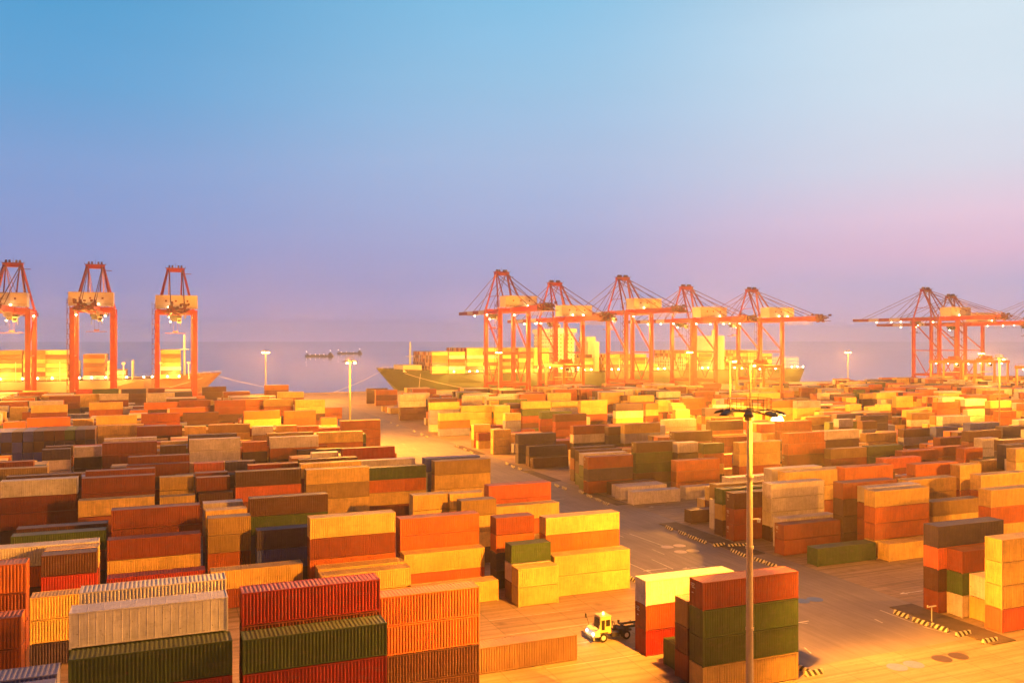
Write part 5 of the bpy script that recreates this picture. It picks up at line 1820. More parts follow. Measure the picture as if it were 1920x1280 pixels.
# ------------------------------------------------------------------ containers
PAINTS = dict(r=(.26, .055, .02), n=(.095, .034, .024), o=(.56, .15, .035), O=(.66, .15, .07), R=(.36, .02, .014), y=(.78, .53, .17),
              w=(.85, .80, .74), p=(.72, .64, .63), t=(.38, .25, .09), g=(.05, .10, .022), k=(.055, .036, .10), b=(.05, .08, .50), l=(.28, .30, .56), s=(.25, .15, .085), q=(.88, .82, .80))
LEN = {40: 12.19, 20: 6.06}; WID = 2.44
def ribs(Lx, pitch=.30, dep=.06):
    n = max(2, round(Lx / pitch)); p = Lx / n; pts = [(0, 0)]
    for i in range(n):
        x = i * p; pts += [(x + .22 * p, 0), (x + .42 * p, dep), (x + .72 * p, dep), (x + .92 * p, 0)]
    return pts + [(Lx, 0)]
def flatribs(Lx, pitch=.62):
    n = round(Lx / pitch); p = Lx / n; pts = [(0, .02)]
    for i in range(1, n): x = i * p; pts += [(x - .04, .02), (x - .015, .011), (x + .015, .011), (x + .04, .02)]
    return pts + [(Lx, .02)]
def strip(mb, pts, fn):
    for (a, da), (c, dc) in zip(pts[:-1], pts[1:]):
        p0, p1 = fn(a, da); q0, q1 = fn(c, dc); mb.quad(p0, q0, q1, p1)
def make_parts(L_, H, smooth):
    P = {}; hx, hy = L_ / 2, WID / 2; rb = flatribs if smooth else ribs; e = .06
    s1 = MB(); strip(s1, rb(L_ - .2), lambda u, d: ((-hx + .1 + u, -hy + .02 + d, .14), (-hx + .1 + u, -hy + .02 + d, H - .1)))
    s2 = MB(); strip(s2, rb(L_ - .2), lambda u, d: ((-hx + .1 + u, hy - .02 - d, .14), (-hx + .1 + u, hy - .02 - d, H - .1)))
    P['side_wall'] = [s1, s2]
    rf = MB(); strip(rf, flatribs(L_ - .2, 1.2) if smooth else ribs(L_ - .2, .36, .03), lambda u, d: ((-hx + .1 + u, -hy + .06, H - .015 - d), (-hx + .1 + u, hy - .06, H - .015 - d)))
    P['roof'] = [rf]
    ew = MB(); strip(ew, rb(WID - .2), lambda u, d: ((hx - .03 - d, -hy + .1 + u, .14), (hx - .03 - d, -hy + .1 + u, H - .1))); P['end_wall'] = [ew]
    ds = []
    for sgn in (-1, 1):
        d = MB(); y0, y1 = (-hy + .1, -.012) if sgn < 0 else (.012, hy - .1)
        d.box(-hx + .03, -hx + .08, y0, y1, .16, H - .12)
        for k in (.28, .72):
            y = y0 + (y1 - y0) * k; d.tube((-hx + .005, y, .12), (-hx + .005, y, H - .1), .022, k=6)
            for zz in (.5, 1.25, H - .45): d.box(-hx - .005, -hx + .03, y - .07, y + .07, zz, zz + .07)
        ds.append(d)
    P['door'] = ds
    fr = MB()
    for x in (-hx, hx - .1):
        for y in (-hy, hy - .1): fr.box(x, x + .1, y, y + .1, .12, H - .12)
        for y in (-hy - .01, hy - .16):
            for z in (0, H - .12): fr.box(x - (.01 if x < 0 else .07), x + (.17 if x < 0 else .11), y, y + .17, z, z + .12)
        fr.box(x, x + .1, -hy + .16, hy - .16, 0.08, .15); fr.box(x, x + .1, -hy + .16, hy - .16, H - .11, H - .004)
    for y in (-hy, hy - .06):
        fr.box(-hx + .17, hx - .17, y, y + .06, .085, .16); fr.box(-hx + .17, hx - .17, y, y + .06, H - .11, H - .004)
    fr.box(-hx + .12, hx - .12, -hy + .2, hy - .2, .05, .12)
    P['frame'] = [fr]
    mk_ = MB()
    for zz, y0, y1 in ((H - .55, .25, .95), (H - .75, .35, .95), (H - .95, .25, .8), (H - 1.5, .5, .8)): mk_.box(-hx - .004, -hx + .03, y0, y1, zz, zz + .11)
    P['code_marks'] = [mk_]
    return P
TEMPL = {}
def templ(size, H, smooth):
    k = (size, H, smooth)
    if k not in TEMPL:
        P = make_parts(LEN[size], H, smooth)
        parts = [(n, mb_.mesh(n, M_MARK if n == 'code_marks' else M_PAINT)) for n, ms in P.items() for mb_ in ms]
        one = MB()
        for n_, ms in P.items():
            if n_ != 'code_marks':
                for q in ms: one.add(q)
        TEMPL[k] = (parts, one.mesh('shipping_container', M_PAINT))
    return TEMPL[k]
GROUPS = {40: 'forty foot containers stacked in the yard', 20: 'twenty foot containers stacked in the yard'}
first = {}
def container(X, Y, tier, H, size, p, turned, detail, label, flip):
    smooth = p in 'pq'
    j = random.uniform(.86, 1.12); c = tuple(min(.85, v * j) for v in PAINTS[p]) + (1,)
    w = LEN[size]
    loc = (X + w / 2, Y + WID / 2, tier * H + .002) if not turned else (X + WID / 2, Y + w / 2, tier * H + .002)
    rz = (R(90) if turned else 0) + (math.pi if flip else 0)
    parts, whole = templ(size, H, smooth)
    if detail:
        key = (size, H, smooth)
        if key not in first:
            o = empty('shipping_container', loc, rz)
            for n, me in parts: inst(n, me, o, color=c)
            first[key] = o
        else:
            src = first[key]; o = src.copy(); COL.objects.link(o); o.location = loc; o.rotation_euler.z = rz
            for ch in src.children:
                if ch.name.startswith('code') and p not in 'rn': continue
                q = ch.copy(); COL.objects.link(q); q.parent = o; q.color = c
        for ch in o.children:
            if ch.name.startswith('roof'): ch.color = tuple(v * .8 + .06 for v in c[:3]) + (1,)   # dusty roof sheet
    else:
        o = inst('shipping_container', whole, None, loc, rz, c)
    tag(o, label, 'container', GROUPS[size])
for ln in CONTAINERS.strip().splitlines():
    X, Y, tier, H, size, p, rot, det, lab = ln.split('|')
    container(float(X), float(Y), int(tier), float(H), int(size), p, int(rot), int(det), lab, random.random() < .5)

def paint_mesh(name, items):
    """many boxes in one mesh, each with its own paint colour"""
    mb = MB(); cols = []
    for (x0, x1, y0, y1, z0, z1, c) in items:
        mb.box(x0, x1, y0, y1, z0, z1); cols += [c] * 6
    me = bpy.data.meshes.new(name); me.from_pydata(mb.v, [], mb.f); me.materials.append(M_PAINTA)
    at_ = me.color_attributes.new('paint', 'FLOAT_COLOR', 'CORNER')
    flat = []
    for c in cols: flat += (list(c) + [1.0]) * 4
    at_.data.foreach_set('color', flat); me.update()
    o = bpy.data.objects.new(name, me); COL.objects.link(o); return o
KEYS = list(PAINTS)
items = []
for ln in REST.strip().splitlines():
    X, Y, H, size, cols, rot = ln.split(); X = float(X); Y = float(Y); H = float(H); w = LEN[int(size)]
    for k, c in enumerate(cols.split(',')):
        if c == '0': continue
        c = KEYS[int(c) - 1]
        j = random.uniform(.82, 1.1); cc = [min(.85, v * j) for v in PAINTS[c]]
        dx, dy = (WID, w) if rot == '1' else (w, WID)
        items.append((X, X + dx, Y, Y + dy, k * H + .05, k * H + H - .05, cc))
o = paint_mesh('shipping_containers', items)
tag(o, 'hundreds of distant and lower stacked containers of many colours filling the yard', 'containers', kind='stuff')

# ------------------------------------------------------------------ high lighting masts
def ring(mb, r, z, w, k=24, m=0):
    for i in range(k):
        a, b_ = 2 * math.pi * i / k, 2 * math.pi * (i + 1) / k
        mb.beam((r * math.cos(a), r * math.sin(a), z), (r * math.cos(b_), r * math.sin(b_), z), w, w, m)
def mast(X, Y, H, label, big=False, lit=(0,), power=FLOOD, aims=None):
    o = empty('lamp_mast', (X, Y, 0))
    tag(o, label, 'lamp mast', 'tall floodlight masts of the yard')
    mb = MB(); mb.tube((0, 0, .4), (0, 0, H - .6), .38, .26, 20); mb.tube((0, 0, 0), (0, 0, .4), .75, .6, 12)
    for zz in (8, 16, 23): mb.tube((0, 0, zz), (0, 0, zz + .25), .40, .40, 20)
    mb.box(-.18, .18, -.46, -.3, 1.0, 2.0); mb.build('pole', M_POLE if big else M_POLE2, o)
    pr = 2.9 if big else 2.0
    mb = MB(); ring(mb, pr * .55, H + .35, .14); ring(mb, .6, H + .35, .16, 12)
    for i in range(8):
        a = math.pi * i / 4; mb.beam((.3 * math.cos(a), .3 * math.sin(a), H + .35), (pr * math.cos(a), pr * math.sin(a), H + .1), .12)
    mb.tube((0, 0, H - .6), (0, 0, H + .5), .5, .4, 12)
    mb.build('platform', M_DARK, o)
    mb = MB()
    for zz in (H + 1.55, H + 1.0): ring(mb, pr * .72, zz, .05)
    for i in range(12):
        a = math.pi * i / 6; mb.beam((pr * .72 * math.cos(a), pr * .72 * math.sin(a), H + .25), (pr * .72 * math.cos(a), pr * .72 * math.sin(a), H + 1.55), .05)
    mb.build('railing', M_DARK, o)
    mb = MB(); mb.tube((0, 0, H + .4), (0, 0, H + (3.2 if big else 4.5)), .035, .02, 6); mb.build('antenna', M_DARK, o)
    if big:
        mb = MB(); mb.beam((.2, -.2, 18.9), (.75, -.45, 18.95), .09); mb.tube((.75, -.45, 18.95), (.75, -.45, 18.6), .2, .14, 12); mb.build('security_camera', M_WHITE, o)
    for i in range(8):
        a = math.pi * i / 4 + .1
        f = empty('floodlight', (pr * math.cos(a), pr * math.sin(a), H - .05), a); f.parent = o
        # a flood head: shallow tilted housing with glass on its underside
        hb = MB(); hb.v = [(-.45, -.42, .28), (.55, -.5, .02), (.55, .5, .02), (-.45, .42, .28), (-.4, -.3, .5), (.4, -.36, .26), (.4, .36, .26), (-.4, .3, .5)]
        hb.f = [(0, 3, 2, 1), (4, 5, 6, 7), (0, 1, 5, 4), (1, 2, 6, 5), (2, 3, 7, 6), (3, 0, 4, 7)]; hb.m = [0] * 6
        hb.build('housing', M_DARK, f)
        gb = MB(); gb.quad((-.38, -.36, .245), (.48, -.43, .02), (.48, .43, .02), (-.38, .36, .245)); gb.build('lamp_glass', M_LAMP if i in lit else M_GLASS, f)
    hb = MB()
    for i in lit:
        a = math.pi * i / 4 + .1; hb.tube((pr * .9 * math.cos(a), pr * .9 * math.sin(a), H - .55), (pr * .9 * math.cos(a), pr * .9 * math.sin(a), H - .12), .62 if big else .5, .4 if big else .3, 16)
    hb.build('bright_lamp', M_LAMP, o)
    if not aims:
        light(o, (0, -pr - .2, H - .7), power * .5); light(o, (0, pr + .2, H - .7), power * .5)
        return o
    light(o, (1.7, -2.1, H - 1.2), power * .06, SODIUM, .3)
    for tx, ty, half, k in aims:                                    # aimed flood heads
        d = bpy.data.lights.new('lamp_beam', 'SPOT'); d.energy = power * k; d.color = SODIUM; d.shadow_soft_size = .5
        d.spot_size = R(2 * half); d.spot_blend = .55
        v = Vector((tx - X, ty - Y, -H)); s_ = bpy.data.objects.new('lamp_beam', d); COL.objects.link(s_); s_.parent = o
        u = Vector((v.x, v.y, 0)).normalized() * (pr * .4); s_.location = (u.x, u.y, H - .8); s_.rotation_euler = v.to_track_quat('-Z', 'Y').to_euler()
    return o
mast(54.0, 70.8, 29.2, 'nearest tall lamp mast with railed round platform, before green and rust stack', True, (7,), FLOOD, ((25, 125, 52, .85), (-25, 78, 48, .85), (78, 42, 60, 1.5), (110, 120, 45, .45)))
mast(59.5, 290, 29.2, 'slim lamp mast by the road in front of the sea gap', lit=(5, 7), power=FLOOD * 1.7)
mast(191.3, 262, 29.0, 'lamp mast just left of and beyond the nearest mast, lamp lit', lit=(6, 7), power=FLOOD * 1.9)
mast(175.7, 230, 28.6, 'darker thin mast rising straight behind the nearest mast', lit=(6,), power=FLOOD * .3)
mast(313.1, 251, 29.0, 'slender mast in front of orange yard gantries near right edge', lit=(6,), power=FLOOD * 1.4)
mast(57.3, 515, 29.5, 'bright quayside mast between the left ship bow and sea', lit=range(8), power=FLOOD * 2.2)
mast(200.1, 515, 28.7, 'bright quayside mast before the green hulled ship bow', lit=range(8), power=FLOOD * 2.2)
mast(342.3, 515, 28.0, 'bright quayside mast amid the middle group of quay cranes', lit=range(8), power=FLOOD * 2.2)
mast(482.9, 515, 27.2, 'lit quayside mast alone against the sky right of middle cranes', lit=range(8), power=FLOOD * 1.9)
mast(621.9, 515, 25.6, 'bright quayside mast below the right hand quay cranes', lit=range(8), power=FLOOD * 2.2)
for i, (X, Y) in enumerate(((-72, 68), (-72, 285), (-74, 480), (190, 62), (325, 62), (440, 215), (60, -110), (-75, -100), (185, -90))):
    mast(X, Y, 29, 'tall yard floodlight mast outside the picture, number %d from the west' % (i + 1), lit=(5, 6, 7), power=FLOOD * (.2, .9, 1, 1.4, 1.9, 2.0, .45, .2, .7)[i])

# ------------------------------------------------------------------ quay cranes
YL, YW, HF = 571.6, 600.0, 10.8
def quay_crane(X, H, zg, label, k=0, dim=1.0):
    o = empty('quay_crane', (X, 585, 0)); tag(o, label, 'crane', 'red ship to shore cranes on the quay')
    yl, yw = YL - 585, YW - 585; yb, yt = 512 - 585, 681 - 585
    for sx in (-1, 1):
        for y in (yl, yw):
            mb = MB(); mb.box(sx * HF - 1.35, sx * HF + 1.35, y - 1, y + 1, 3.2, zg + 1)
            mb.box(sx * HF - 1.5, sx * HF + 1.5, y - 1.5, y + 1.5, 2.2, 3.2)
            mb.build('leg', M_RED, o)
            bg_ = MB()
            for d in (-4, -1.5, 1.5, 4): bg_.box(sx * HF + d - 1.1, sx * HF + d + 1.1, y - .6, y + .6, .1, 1.5)
            bg_.box(sx * HF - 5, sx * HF + 5, y - .7, y + .7, 1.5, 2.2)
            bg_.build('wheel_bogie', M_REDD, o)
    fr = MB()
    for sx in (-1, 1):
        x = sx * HF
        fr.beam((x, yl, 5), (x, yw, 5), 1.2, 1.6); fr.beam((x, yl, 27), (x, yw, 27), .7, .9)
        fr.beam((x, yl, zg - 1), (x, yw, zg - 1), 1.2, 2)
        fr.beam((x, yw - .5, zg - 3), (x, yl + .5, 28), .9)
        m_ = (yl + yw) / 2; fr.beam((x, yl + .5, 26), (x, m_, 6), .6); fr.beam((x, yw - .5, 26), (x, m_, 6), .6)
    for y in (yl, yw):
        fr.beam((-HF, y, 5.2), (HF, y, 5.2), 1.4, 1.8); fr.beam((-HF, y, zg + .2), (HF, y, zg + .2), 1.6, 2.6)
    fr.build('portal_frame', M_RED, o)
    gd = MB()
    for sx in (-1, 1): gd.box(sx * 3.4 - .7, sx * 3.4 + .7, yb + 4, yw + 3, zg - 1.6, zg + 1.6)
    for i in range(14): y = yb + 6 + i * 6.5; gd.box(-2.7, 2.7, y, y + .5, zg - .4, zg + .6)
    gd.build('girder', M_RED, o)
    bm_ = MB(); n = 12; st_ = (yt - yw - 3) / n
    for i in range(n):
        y0 = yw + 3 + i * st_; mcol = 1 if i in (3, 4, 7, 8) else 0
        for sx in (-1, 1): bm_.box(sx * 3.4 - .6, sx * 3.4 + .6, y0, y0 + st_, zg - 1.4 + i * .03, zg + 1.5, mcol)
        bm_.box(-2.8, 2.8, y0 + .3, y0 + .9, zg - .2, zg + .6)
    bm_.box(-4, 4, yt, yt + 1.5, zg - .8, zg + 1.6)
    bm_.build('boom', [M_RED, M_HOUSE], o)
    ap = MB()
    for sx in (-1, 1):
        ap.beam((sx * HF, yw, zg + 1.4), (sx * 4.6, yw - 3, H - 3), 1.1)
        ap.beam((sx * (HF - 1), yl + 6, zg + 1.4), (sx * 4.6, yw - 5, H - 3), 1.0)
        ap.beam((sx * 3.2, yl + 8, zg + 1.5), (sx * 3.6, yw - 5, H - 4), .7)
        ap.beam((sx * 8.3, yw - 1, zg + (H - zg) * .35), (sx * 8.3, yl + 12, zg + (H - zg) * .35), .4)
    ap.box(-5.4, 5.4, yw - 5.4, yw - 2, H - 4, H - 1.6)
    ap.build('a_frame', M_RED, o)
    tp = MB()
    for x in (-3.6, -1.8, 1.8, 3.6): tp.tube((x - .5, yw - 3.6, H - .7), (x + .5, yw - 3.6, H - .7), 1.1, k=10)
    tp.box(-6, 6, yw - 6, yw - 1.4, H - 1.6, H - 1.4)
    for x in range(-6, 7, 2):
        for yy in (yw - 6, yw - 1.4): tp.beam((x, yy, H - 1.4), (x, yy, H - .2), .1)
    tp.tube((0, yw - 3, H - 1.4), (0, yw - 3, H + 1.6), .08, k=5); tp.box(5.4, 9.4, yw - 4, yw - 3.5, H - 5.2, H - 4.8)
    tp.build('top_platform', M_REDD, o)
    sy = MB()
    for sx in (-1, 1):
        for y, dz in ((yw + 34, 0), (yw + 70, 0), (yw + 22, 0)):
            sy.beam((sx * 3.8, yw - 3, H - 3), (sx * 3.8, y, zg + 1.6), .32)
        sy.beam((sx * 4, yw - 5, H - 3), (sx * 3.6, yb + 10, zg + 2), .4); sy.beam((sx * 4, yw - 5, H - 5), (sx * 3.6, yb + 26, zg + 2), .32)
    sy.build('stay', M_REDD, o)
    hs = MB(); hs.box(-11.8, 11.8, yl - 13, yl - 1.5, zg + 1.8, zg + 9.6); h_ = hs.build('machinery_house', M_HOUSE, o)
    hw = MB()
    for x in (-6.5, -1, 5.5): hw.box(x, x + 1.1, yl - 13.05, yl - 12.9, zg + 5.6, zg + 6.7)
    for i in range(9): x = -11 + i * 2.7; hw.beam((x, yl - 13.8, zg + 1.8), (x, yl - 13.8, zg + 3), .08)
    hw.beam((-12, yl - 13.8, zg + 3), (12, yl - 13.8, zg + 3), .1); hw.box(-12.2, 12.2, yl - 14.2, yl - 13.06, zg + 1.5, zg + 1.7)
    hw.build('walkway', M_REDD, h_)
    tl = MB(); rr = random.Random(3 + k)
    for i in range(34):
        x, y, z = rr.uniform(-5.5, 5.5), rr.uniform(yb - 1, yb + 10), zg + rr.uniform(-3, 2.4)
        tl.box(x - .6, x + .6, y - 1, y + 1, z, z + rr.uniform(.6, 1.9))
    for x in (-5.5, 5.5): tl.beam((x, yb - 1, zg + 2), (x, yb + 12, zg + 2), .3)
    tl.box(-6, 6, yb - 1, yb + 11, zg - 2.2, zg - 1.8)
    tl.build('tail_machinery', M_REDD, o)
    sw = MB()
    z = 4
    while z < zg + 4:
        sw.beam((-HF - 2.4, yl - 1, z), (-HF - 2.4, yl + 2.6, z + 3), .25); sw.beam((-HF - 1.6, yl + 2.6, z + 3), (-HF - 1.6, yl - 1, z + 6), .25)
        sw.box(-HF - 2.9, -HF - 1.1, yl + 2.4, yl + 3.2, z + 2.9, z + 3.1); sw.box(-HF - 2.9, -HF - 1.1, yl - 1.8, yl - 1, z + 5.9, z + 6.1); z += 6
    for dx in (-2.9, -1.1):
        for dy in (-1.8, 3.2): sw.beam((-HF + dx, yl + dy, 3), (-HF + dx, yl + dy, zg + 6), .16)
    sw.build('stair_tower', M_REDD, o)
    ty = 22 + (k * 17) % 30 - 15
    tr = MB(); tr.box(-3.6, 3.6, ty - 3, ty + 3, zg - 3.4, zg - 1.7); tr.box(-2.6, 2.6, ty - 2.4, ty + 2.4, zg - 5.2, zg - 3.4)
    for x in (-3, 3):
        for y in (ty - 2.4, ty + 2.4): tr.beam((x, y, zg - 8.5), (x, y, zg - 3), .15)
    tr.build('trolley', M_DARK, o)
    cb = MB(); cb.box(1, 3.4, ty - 6, ty - 3.4, zg - 6.4, zg - 3.6); cb.box(.9, 3.5, ty - 6.1, ty - 3.3, zg - 3.6, zg - 3.4); cbo = cb.build('operator_cab', M_HOUSE, o)
    cw = MB(); cw.box(1.2, 3.2, ty - 6.04, ty - 6.01, zg - 5.8, zg - 4); cw.build('window', M_GLASS, cbo)
    sp = MB(); sp.box(-6, 6, ty - .5, ty + .5, zg - 13, zg - 12.6); sp.box(-1.5, 1.5, ty - 1.1, ty + 1.1, zg - 12.3, zg - 11.4)
    for x in (-1.2, 1.2):
        for y in (ty - .9, ty + .9): sp.beam((x, y, zg - 11.4), (x, y, zg - 5.2), .07)
    sp.build('spreader', M_REDD, o)
    fl = MB()
    for i in range(16):
        y = yb + 16 + i * 2.1
        fl.beam((4.4, y, zg - 1.7), (4.4, y + 1.05, zg - 4.6), .12); fl.beam((4.4, y + 1.05, zg - 4.6), (4.4, y + 2.1, zg - 1.7), .12)
    fl.build('festoon_cable', M_STEEL, o)
    lb = MB(); spots = [(-4.4, yl - 15, zg + 2.6), (4, yl - 15, zg + 2.6), (-3, ty, zg - 5.5), (3, ty, zg - 5.5), (-HF, yw - 2, zg - 2.6), (HF, yw - 2, zg - 2.6), (-3.4, yw + 22, zg - 2), (3.4, yw + 40, zg - 2), (0, yw + 55, zg - 2)]
    for i, (x, y, z) in enumerate(spots):
        if (i + k) % 3 == 0 and i < 7: continue
        q = MB(); q.tube((0, 0, -.35), (0, 0, .35), .5, .38, 8); q.build('floodlight', M_BULB, o, (x, y, z))
    light(o, (0, yl + 8, zg - 13), 90000 * dim, (1, .42, .06), 1.2)
    if dim > .5: light(o, (0, yw + 14, zg - 8), 62000 * dim, (1, .48, .09), 1.2)
    return o
CR = [(-80, 84, 53.5, 'red quay crane cut by the left edge', 1), (-35.5, 84.4, 54.5, 'second red quay crane from the left, lamps lit at its trolley', 1), (10.7, 83.6, 53.5, 'third red quay crane from the left, beside the left bow', 1),
      (234, 87.7, 57.5, 'tallest crane, leftmost of middle group, boom over green bow', 1), (277, 81, 51.5, 'low crane second in the middle group', 1), (335, 86.6, 57.5, 'tall crane at the centre of the middle group', 1),
      (393, 80.6, 52, 'low crane fourth in the middle group', 1), (457, 79.9, 52.5, 'rightmost crane of middle group, dark tail against the sky', 1),
      (650, 84.3, 55.5, 'tall unlit crane leading the right hand group', .03), (681, 78.7, 51, 'lower crane overlapping the tall one near right edge', .03), (800, 82, 53, 'crane mostly beyond right edge, only boom tip visible', .03)]
for i, (X, H, zg, lab, dim) in enumerate(CR): quay_crane(X, H, zg, lab, i, dim)

# ------------------------------------------------------------------ yard gantries
def rtg(X, Y, Hh, label, rz=0):
    o = empty('yard_gantry', (X, Y, 0), rz); tag(o, label, 'gantry crane', 'orange rubber tyred gantries over the stacks')
    sx, sy = 6.0, 12.0
    for a in (-1, 1):
        for b_ in (-1, 1):
            mb = MB(); mb.box(a * sx - .6, a * sx + .6, b_ * sy - .45, b_ * sy + .45, 2.2, Hh - 1); mb.build('leg', M_ORANGE, o)
            wh = MB()
            for d in (-1, 1): wh.tube((a * sx + d * 1.0, b_ * sy - .4, .8), (a * sx + d * 1.0, b_ * sy + .4, .8), .8, k=14)
            wh.build('wheels', M_BLACK, o)
    for b_ in (-1, 1):
        sl = MB(); sl.box(-sx - 1, sx + 1, b_ * sy - .5, b_ * sy + .5, 1.4, 2.6); sl.build('sill_beam', M_ORANGE, o)
        sl = MB(); sl.beam((-sx, b_ * sy, Hh * .55), (sx, b_ * sy, Hh * .55), .4); sl.build('tie_beam', M_ORANGE, o)
    fr = MB()
    for a in (-1, 1): fr.box(a * sx - .7, a * sx + .7, -sy - 1, sy + 1, Hh - 1.8, Hh)
    for y in (-sy, sy): fr.box(-sx, sx, y - .4, y + .4, Hh - 1.5, Hh - .3)
    for i in range(13):
        y = -sy + i * 2; fr.beam((-sx - 1, y, Hh), (-sx - 1, y, Hh + 1.1), .1)
    fr.beam((-sx - 1, -sy, Hh + 1.1), (-sx - 1, sy, Hh + 1.1), .1)
    fr.build('girder_frame', M_ORANGE, o)
    tr = MB(); tr.box(-5, 5, -2.5, 2.5, Hh + .1, Hh + 1.3); tr.tube((-3, 0, Hh + 2), (3, 0, Hh + 2), .8, k=10); tr.box(2, 4.5, -2, 2, Hh + 1.3, Hh + 2.8); tr.build('trolley', M_ORANGE, o)
    cb = MB(); cb.box(-1.2, 1.2, -4.6, -2.6, Hh - 4.4, Hh - 2); cb.box(-1.3, 1.3, -4.7, -2.5, Hh - 2, Hh - 1.85); c_ = cb.build('operator_cab', M_HOUSE, o)
    cw = MB(); cw.box(-1, 1, -4.66, -4.62, Hh - 3.8, Hh - 2.4); cw.build('window', M_GLASS, c_)
    eb = MB(); eb.box(-2.5, 2.5, sy - .9, sy + 1.4, 2.6, 5.2); eb.build('engine_housing', M_HOUSE, o)
    sp = MB(); sp.box(-6, 6, -.6, .6, Hh - 8, Hh - 7.5)
    for x in (-1.5, 1.5): sp.beam((x, 0, Hh - 7.5), (x, 0, Hh), .08)
    sp.build('spreader', M_YEL, o)
    for x in (-5.4, 5.4):
        for y in (-8, 8):
            q = MB(); q.tube((0, 0, -.25), (0, 0, .25), .34, .26, 8); q.build('floodlight', M_BULB, o, (x, y, Hh - 2.1))
    light(o, (0, 0, Hh - 3), 30000, (1, .46, .08), .8)
rtg(315, 405, 22.5, 'orange yard gantry just left of nearest mast top, under middle cranes')
rtg(221, 463, 22.4, 'orange yard gantry low among the leftmost middle cranes')
rtg(490, 428, 22.8, 'leftmost orange yard gantry of the cluster near right edge')
rtg(508, 418, 23.2, 'middle orange yard gantry of the cluster near right edge')
rtg(500, 372, 20.5, 'rightmost and nearest orange yard gantry near right edge')

# ------------------------------------------------------------------ ships
def ship(name, xb, xs, yc, beam, zdeck, zbow, mat, label):
    """hull from bow tip xb to stern xs"""
    o = empty(name, ((xb + xs) / 2, yc, -3)); ox, oz = (xb + xs) / 2, -3
    tag(o, label, 'container ship')
    d = 1 if xs > xb else -1; Ls = abs(xs - xb); hb = beam / 2
    stn = [(0, .3, 0, zbow + 1.6, 16), (.02, 8, .2, zbow + 1.2, 12.5), (.04, 13, 3, zbow + .8, 9), (.07, 18, 9, zbow + .4, 3), (.10, 22, 15, zbow, 0), (.13, hb - 1, 20, zdeck + .2, 0), (.2, hb, hb - 1, zdeck, 0), (.88, hb, hb, zdeck, 0), (.95, hb, hb - 5, zdeck, 0), (1, hb - 1, hb - 9, zdeck, 0)]
    mb = MB(); prev = None
    for (tt, hd, hw, zd, wl) in stn:
        x = xb + d * tt * Ls - ox; xw = x + d * wl * (1 if tt < .1 else 0)
        row = [(x, -hd, zd - oz), (x + (xw - x) * .45, -(hd * .55 + hw * .45), (zd - oz) * .55), (xw, -hw, 0), (xw, hw, 0), (x + (xw - x) * .45, hd * .55 + hw * .45, (zd - oz) * .55), (x, hd, zd - oz)]
        n = len(mb.v); mb.v += row
        if prev is not None:
            for i in range(5):
                if i == 2: continue
                mb.f.append((prev + i, prev + i + 1, n + i + 1, n + i)); mb.m.append(0)
        else: mb.f.append((n, n + 1, n + 2, n + 3, n + 4, n + 5)); mb.m.append(0)
        prev = n
    mb.f.append(tuple(prev + i for i in range(6))); mb.m.append(0)
    mb.build('hull', mat, o)
    dk = MB(); pts = [(xb + d * s_[0] * Ls - ox, s_[1] - .25, s_[3] - oz - 1.3 if s_[0] < .12 else s_[3] - oz - .6) for s_ in stn]
    for (x0, h0, z0), (x1, h1, z1) in zip(pts[:-1], pts[1:]): dk.quad((x0, -h0, z0), (x1, -h1, z1), (x1, h1, z1), (x0, h0, z0))
    dk.build('deck', M_DECK, o)
    for sgn in (-1, 1):
        rl = MB()
        for (x0, h0, z0), (x1, h1, z1) in zip(pts[:-1], pts[1:]):
            rl.beam((x0, sgn * h0, z0 + 2.4), (x1, sgn * h1, z1 + 2.4), .14)
            k = max(2, int(abs(x1 - x0) / 6))
            for i in range(k):
                u = i / k; rl.beam((x0 + (x1 - x0) * u, sgn * (h0 + (h1 - h0) * u), z0 + (z1 - z0) * u + .4), (x0 + (x1 - x0) * u, sgn * (h0 + (h1 - h0) * u), z0 + (z1 - z0) * u + 2.4), .12)
        rl.build('railing', M_SHIPW, o)
    return o, ox, oz, d
def tower(o, ox, oz, X, w, y0, y1, z0, z1, wings=True, yc=633):
    mb = MB(); n = int((z1 - z0) / 3); rel = lambda v: v - ox
    for i in range(n): mb.box(rel(X), rel(X + w), y0 - yc, y1 - yc, z0 - oz + i * 3, z0 - oz + i * 3 + 2.7); mb.box(rel(X - .5), rel(X + w + .5), y0 - yc - .6, y1 - yc + .6, z0 - oz + i * 3 + 2.7, z0 - oz + i * 3 + 3)
    if wings: mb.box(rel(X + 1), rel(X + w - 1), y0 - yc - 6, y1 - yc + 6, z1 - oz - 1, z1 - oz + 2.2)
    mb.tube((rel(X + w / 2), 0, z1 - oz), (rel(X + w / 2), 0, z1 - oz + 8), .5, .2, 8); mb.beam((rel(X + w / 2), -4, z1 - oz + 5), (rel(X + w / 2), 4, z1 - oz + 5), .25)
    t_ = mb.build('superstructure', M_SHIPW, o)
    wn = MB()
    for i in range(n):
        for j in range(int((y1 - y0) / 3)): wn.box(rel(X) - .06, rel(X) - .02, y0 - yc + 1 + j * 3, y0 - yc + 2.1 + j * 3, z0 - oz + i * 3 + 1.1, z0 - oz + i * 3 + 2.0)
        for j in range(int(w / 3)): wn.box(rel(X) + 1 + j * 3, rel(X) + 2.1 + j * 3, y0 - yc - .06, y0 - yc - .02, z0 - oz + i * 3 + 1.1, z0 - oz + i * 3 + 2.0)
    wn.build('windows', M_GLASS, t_)
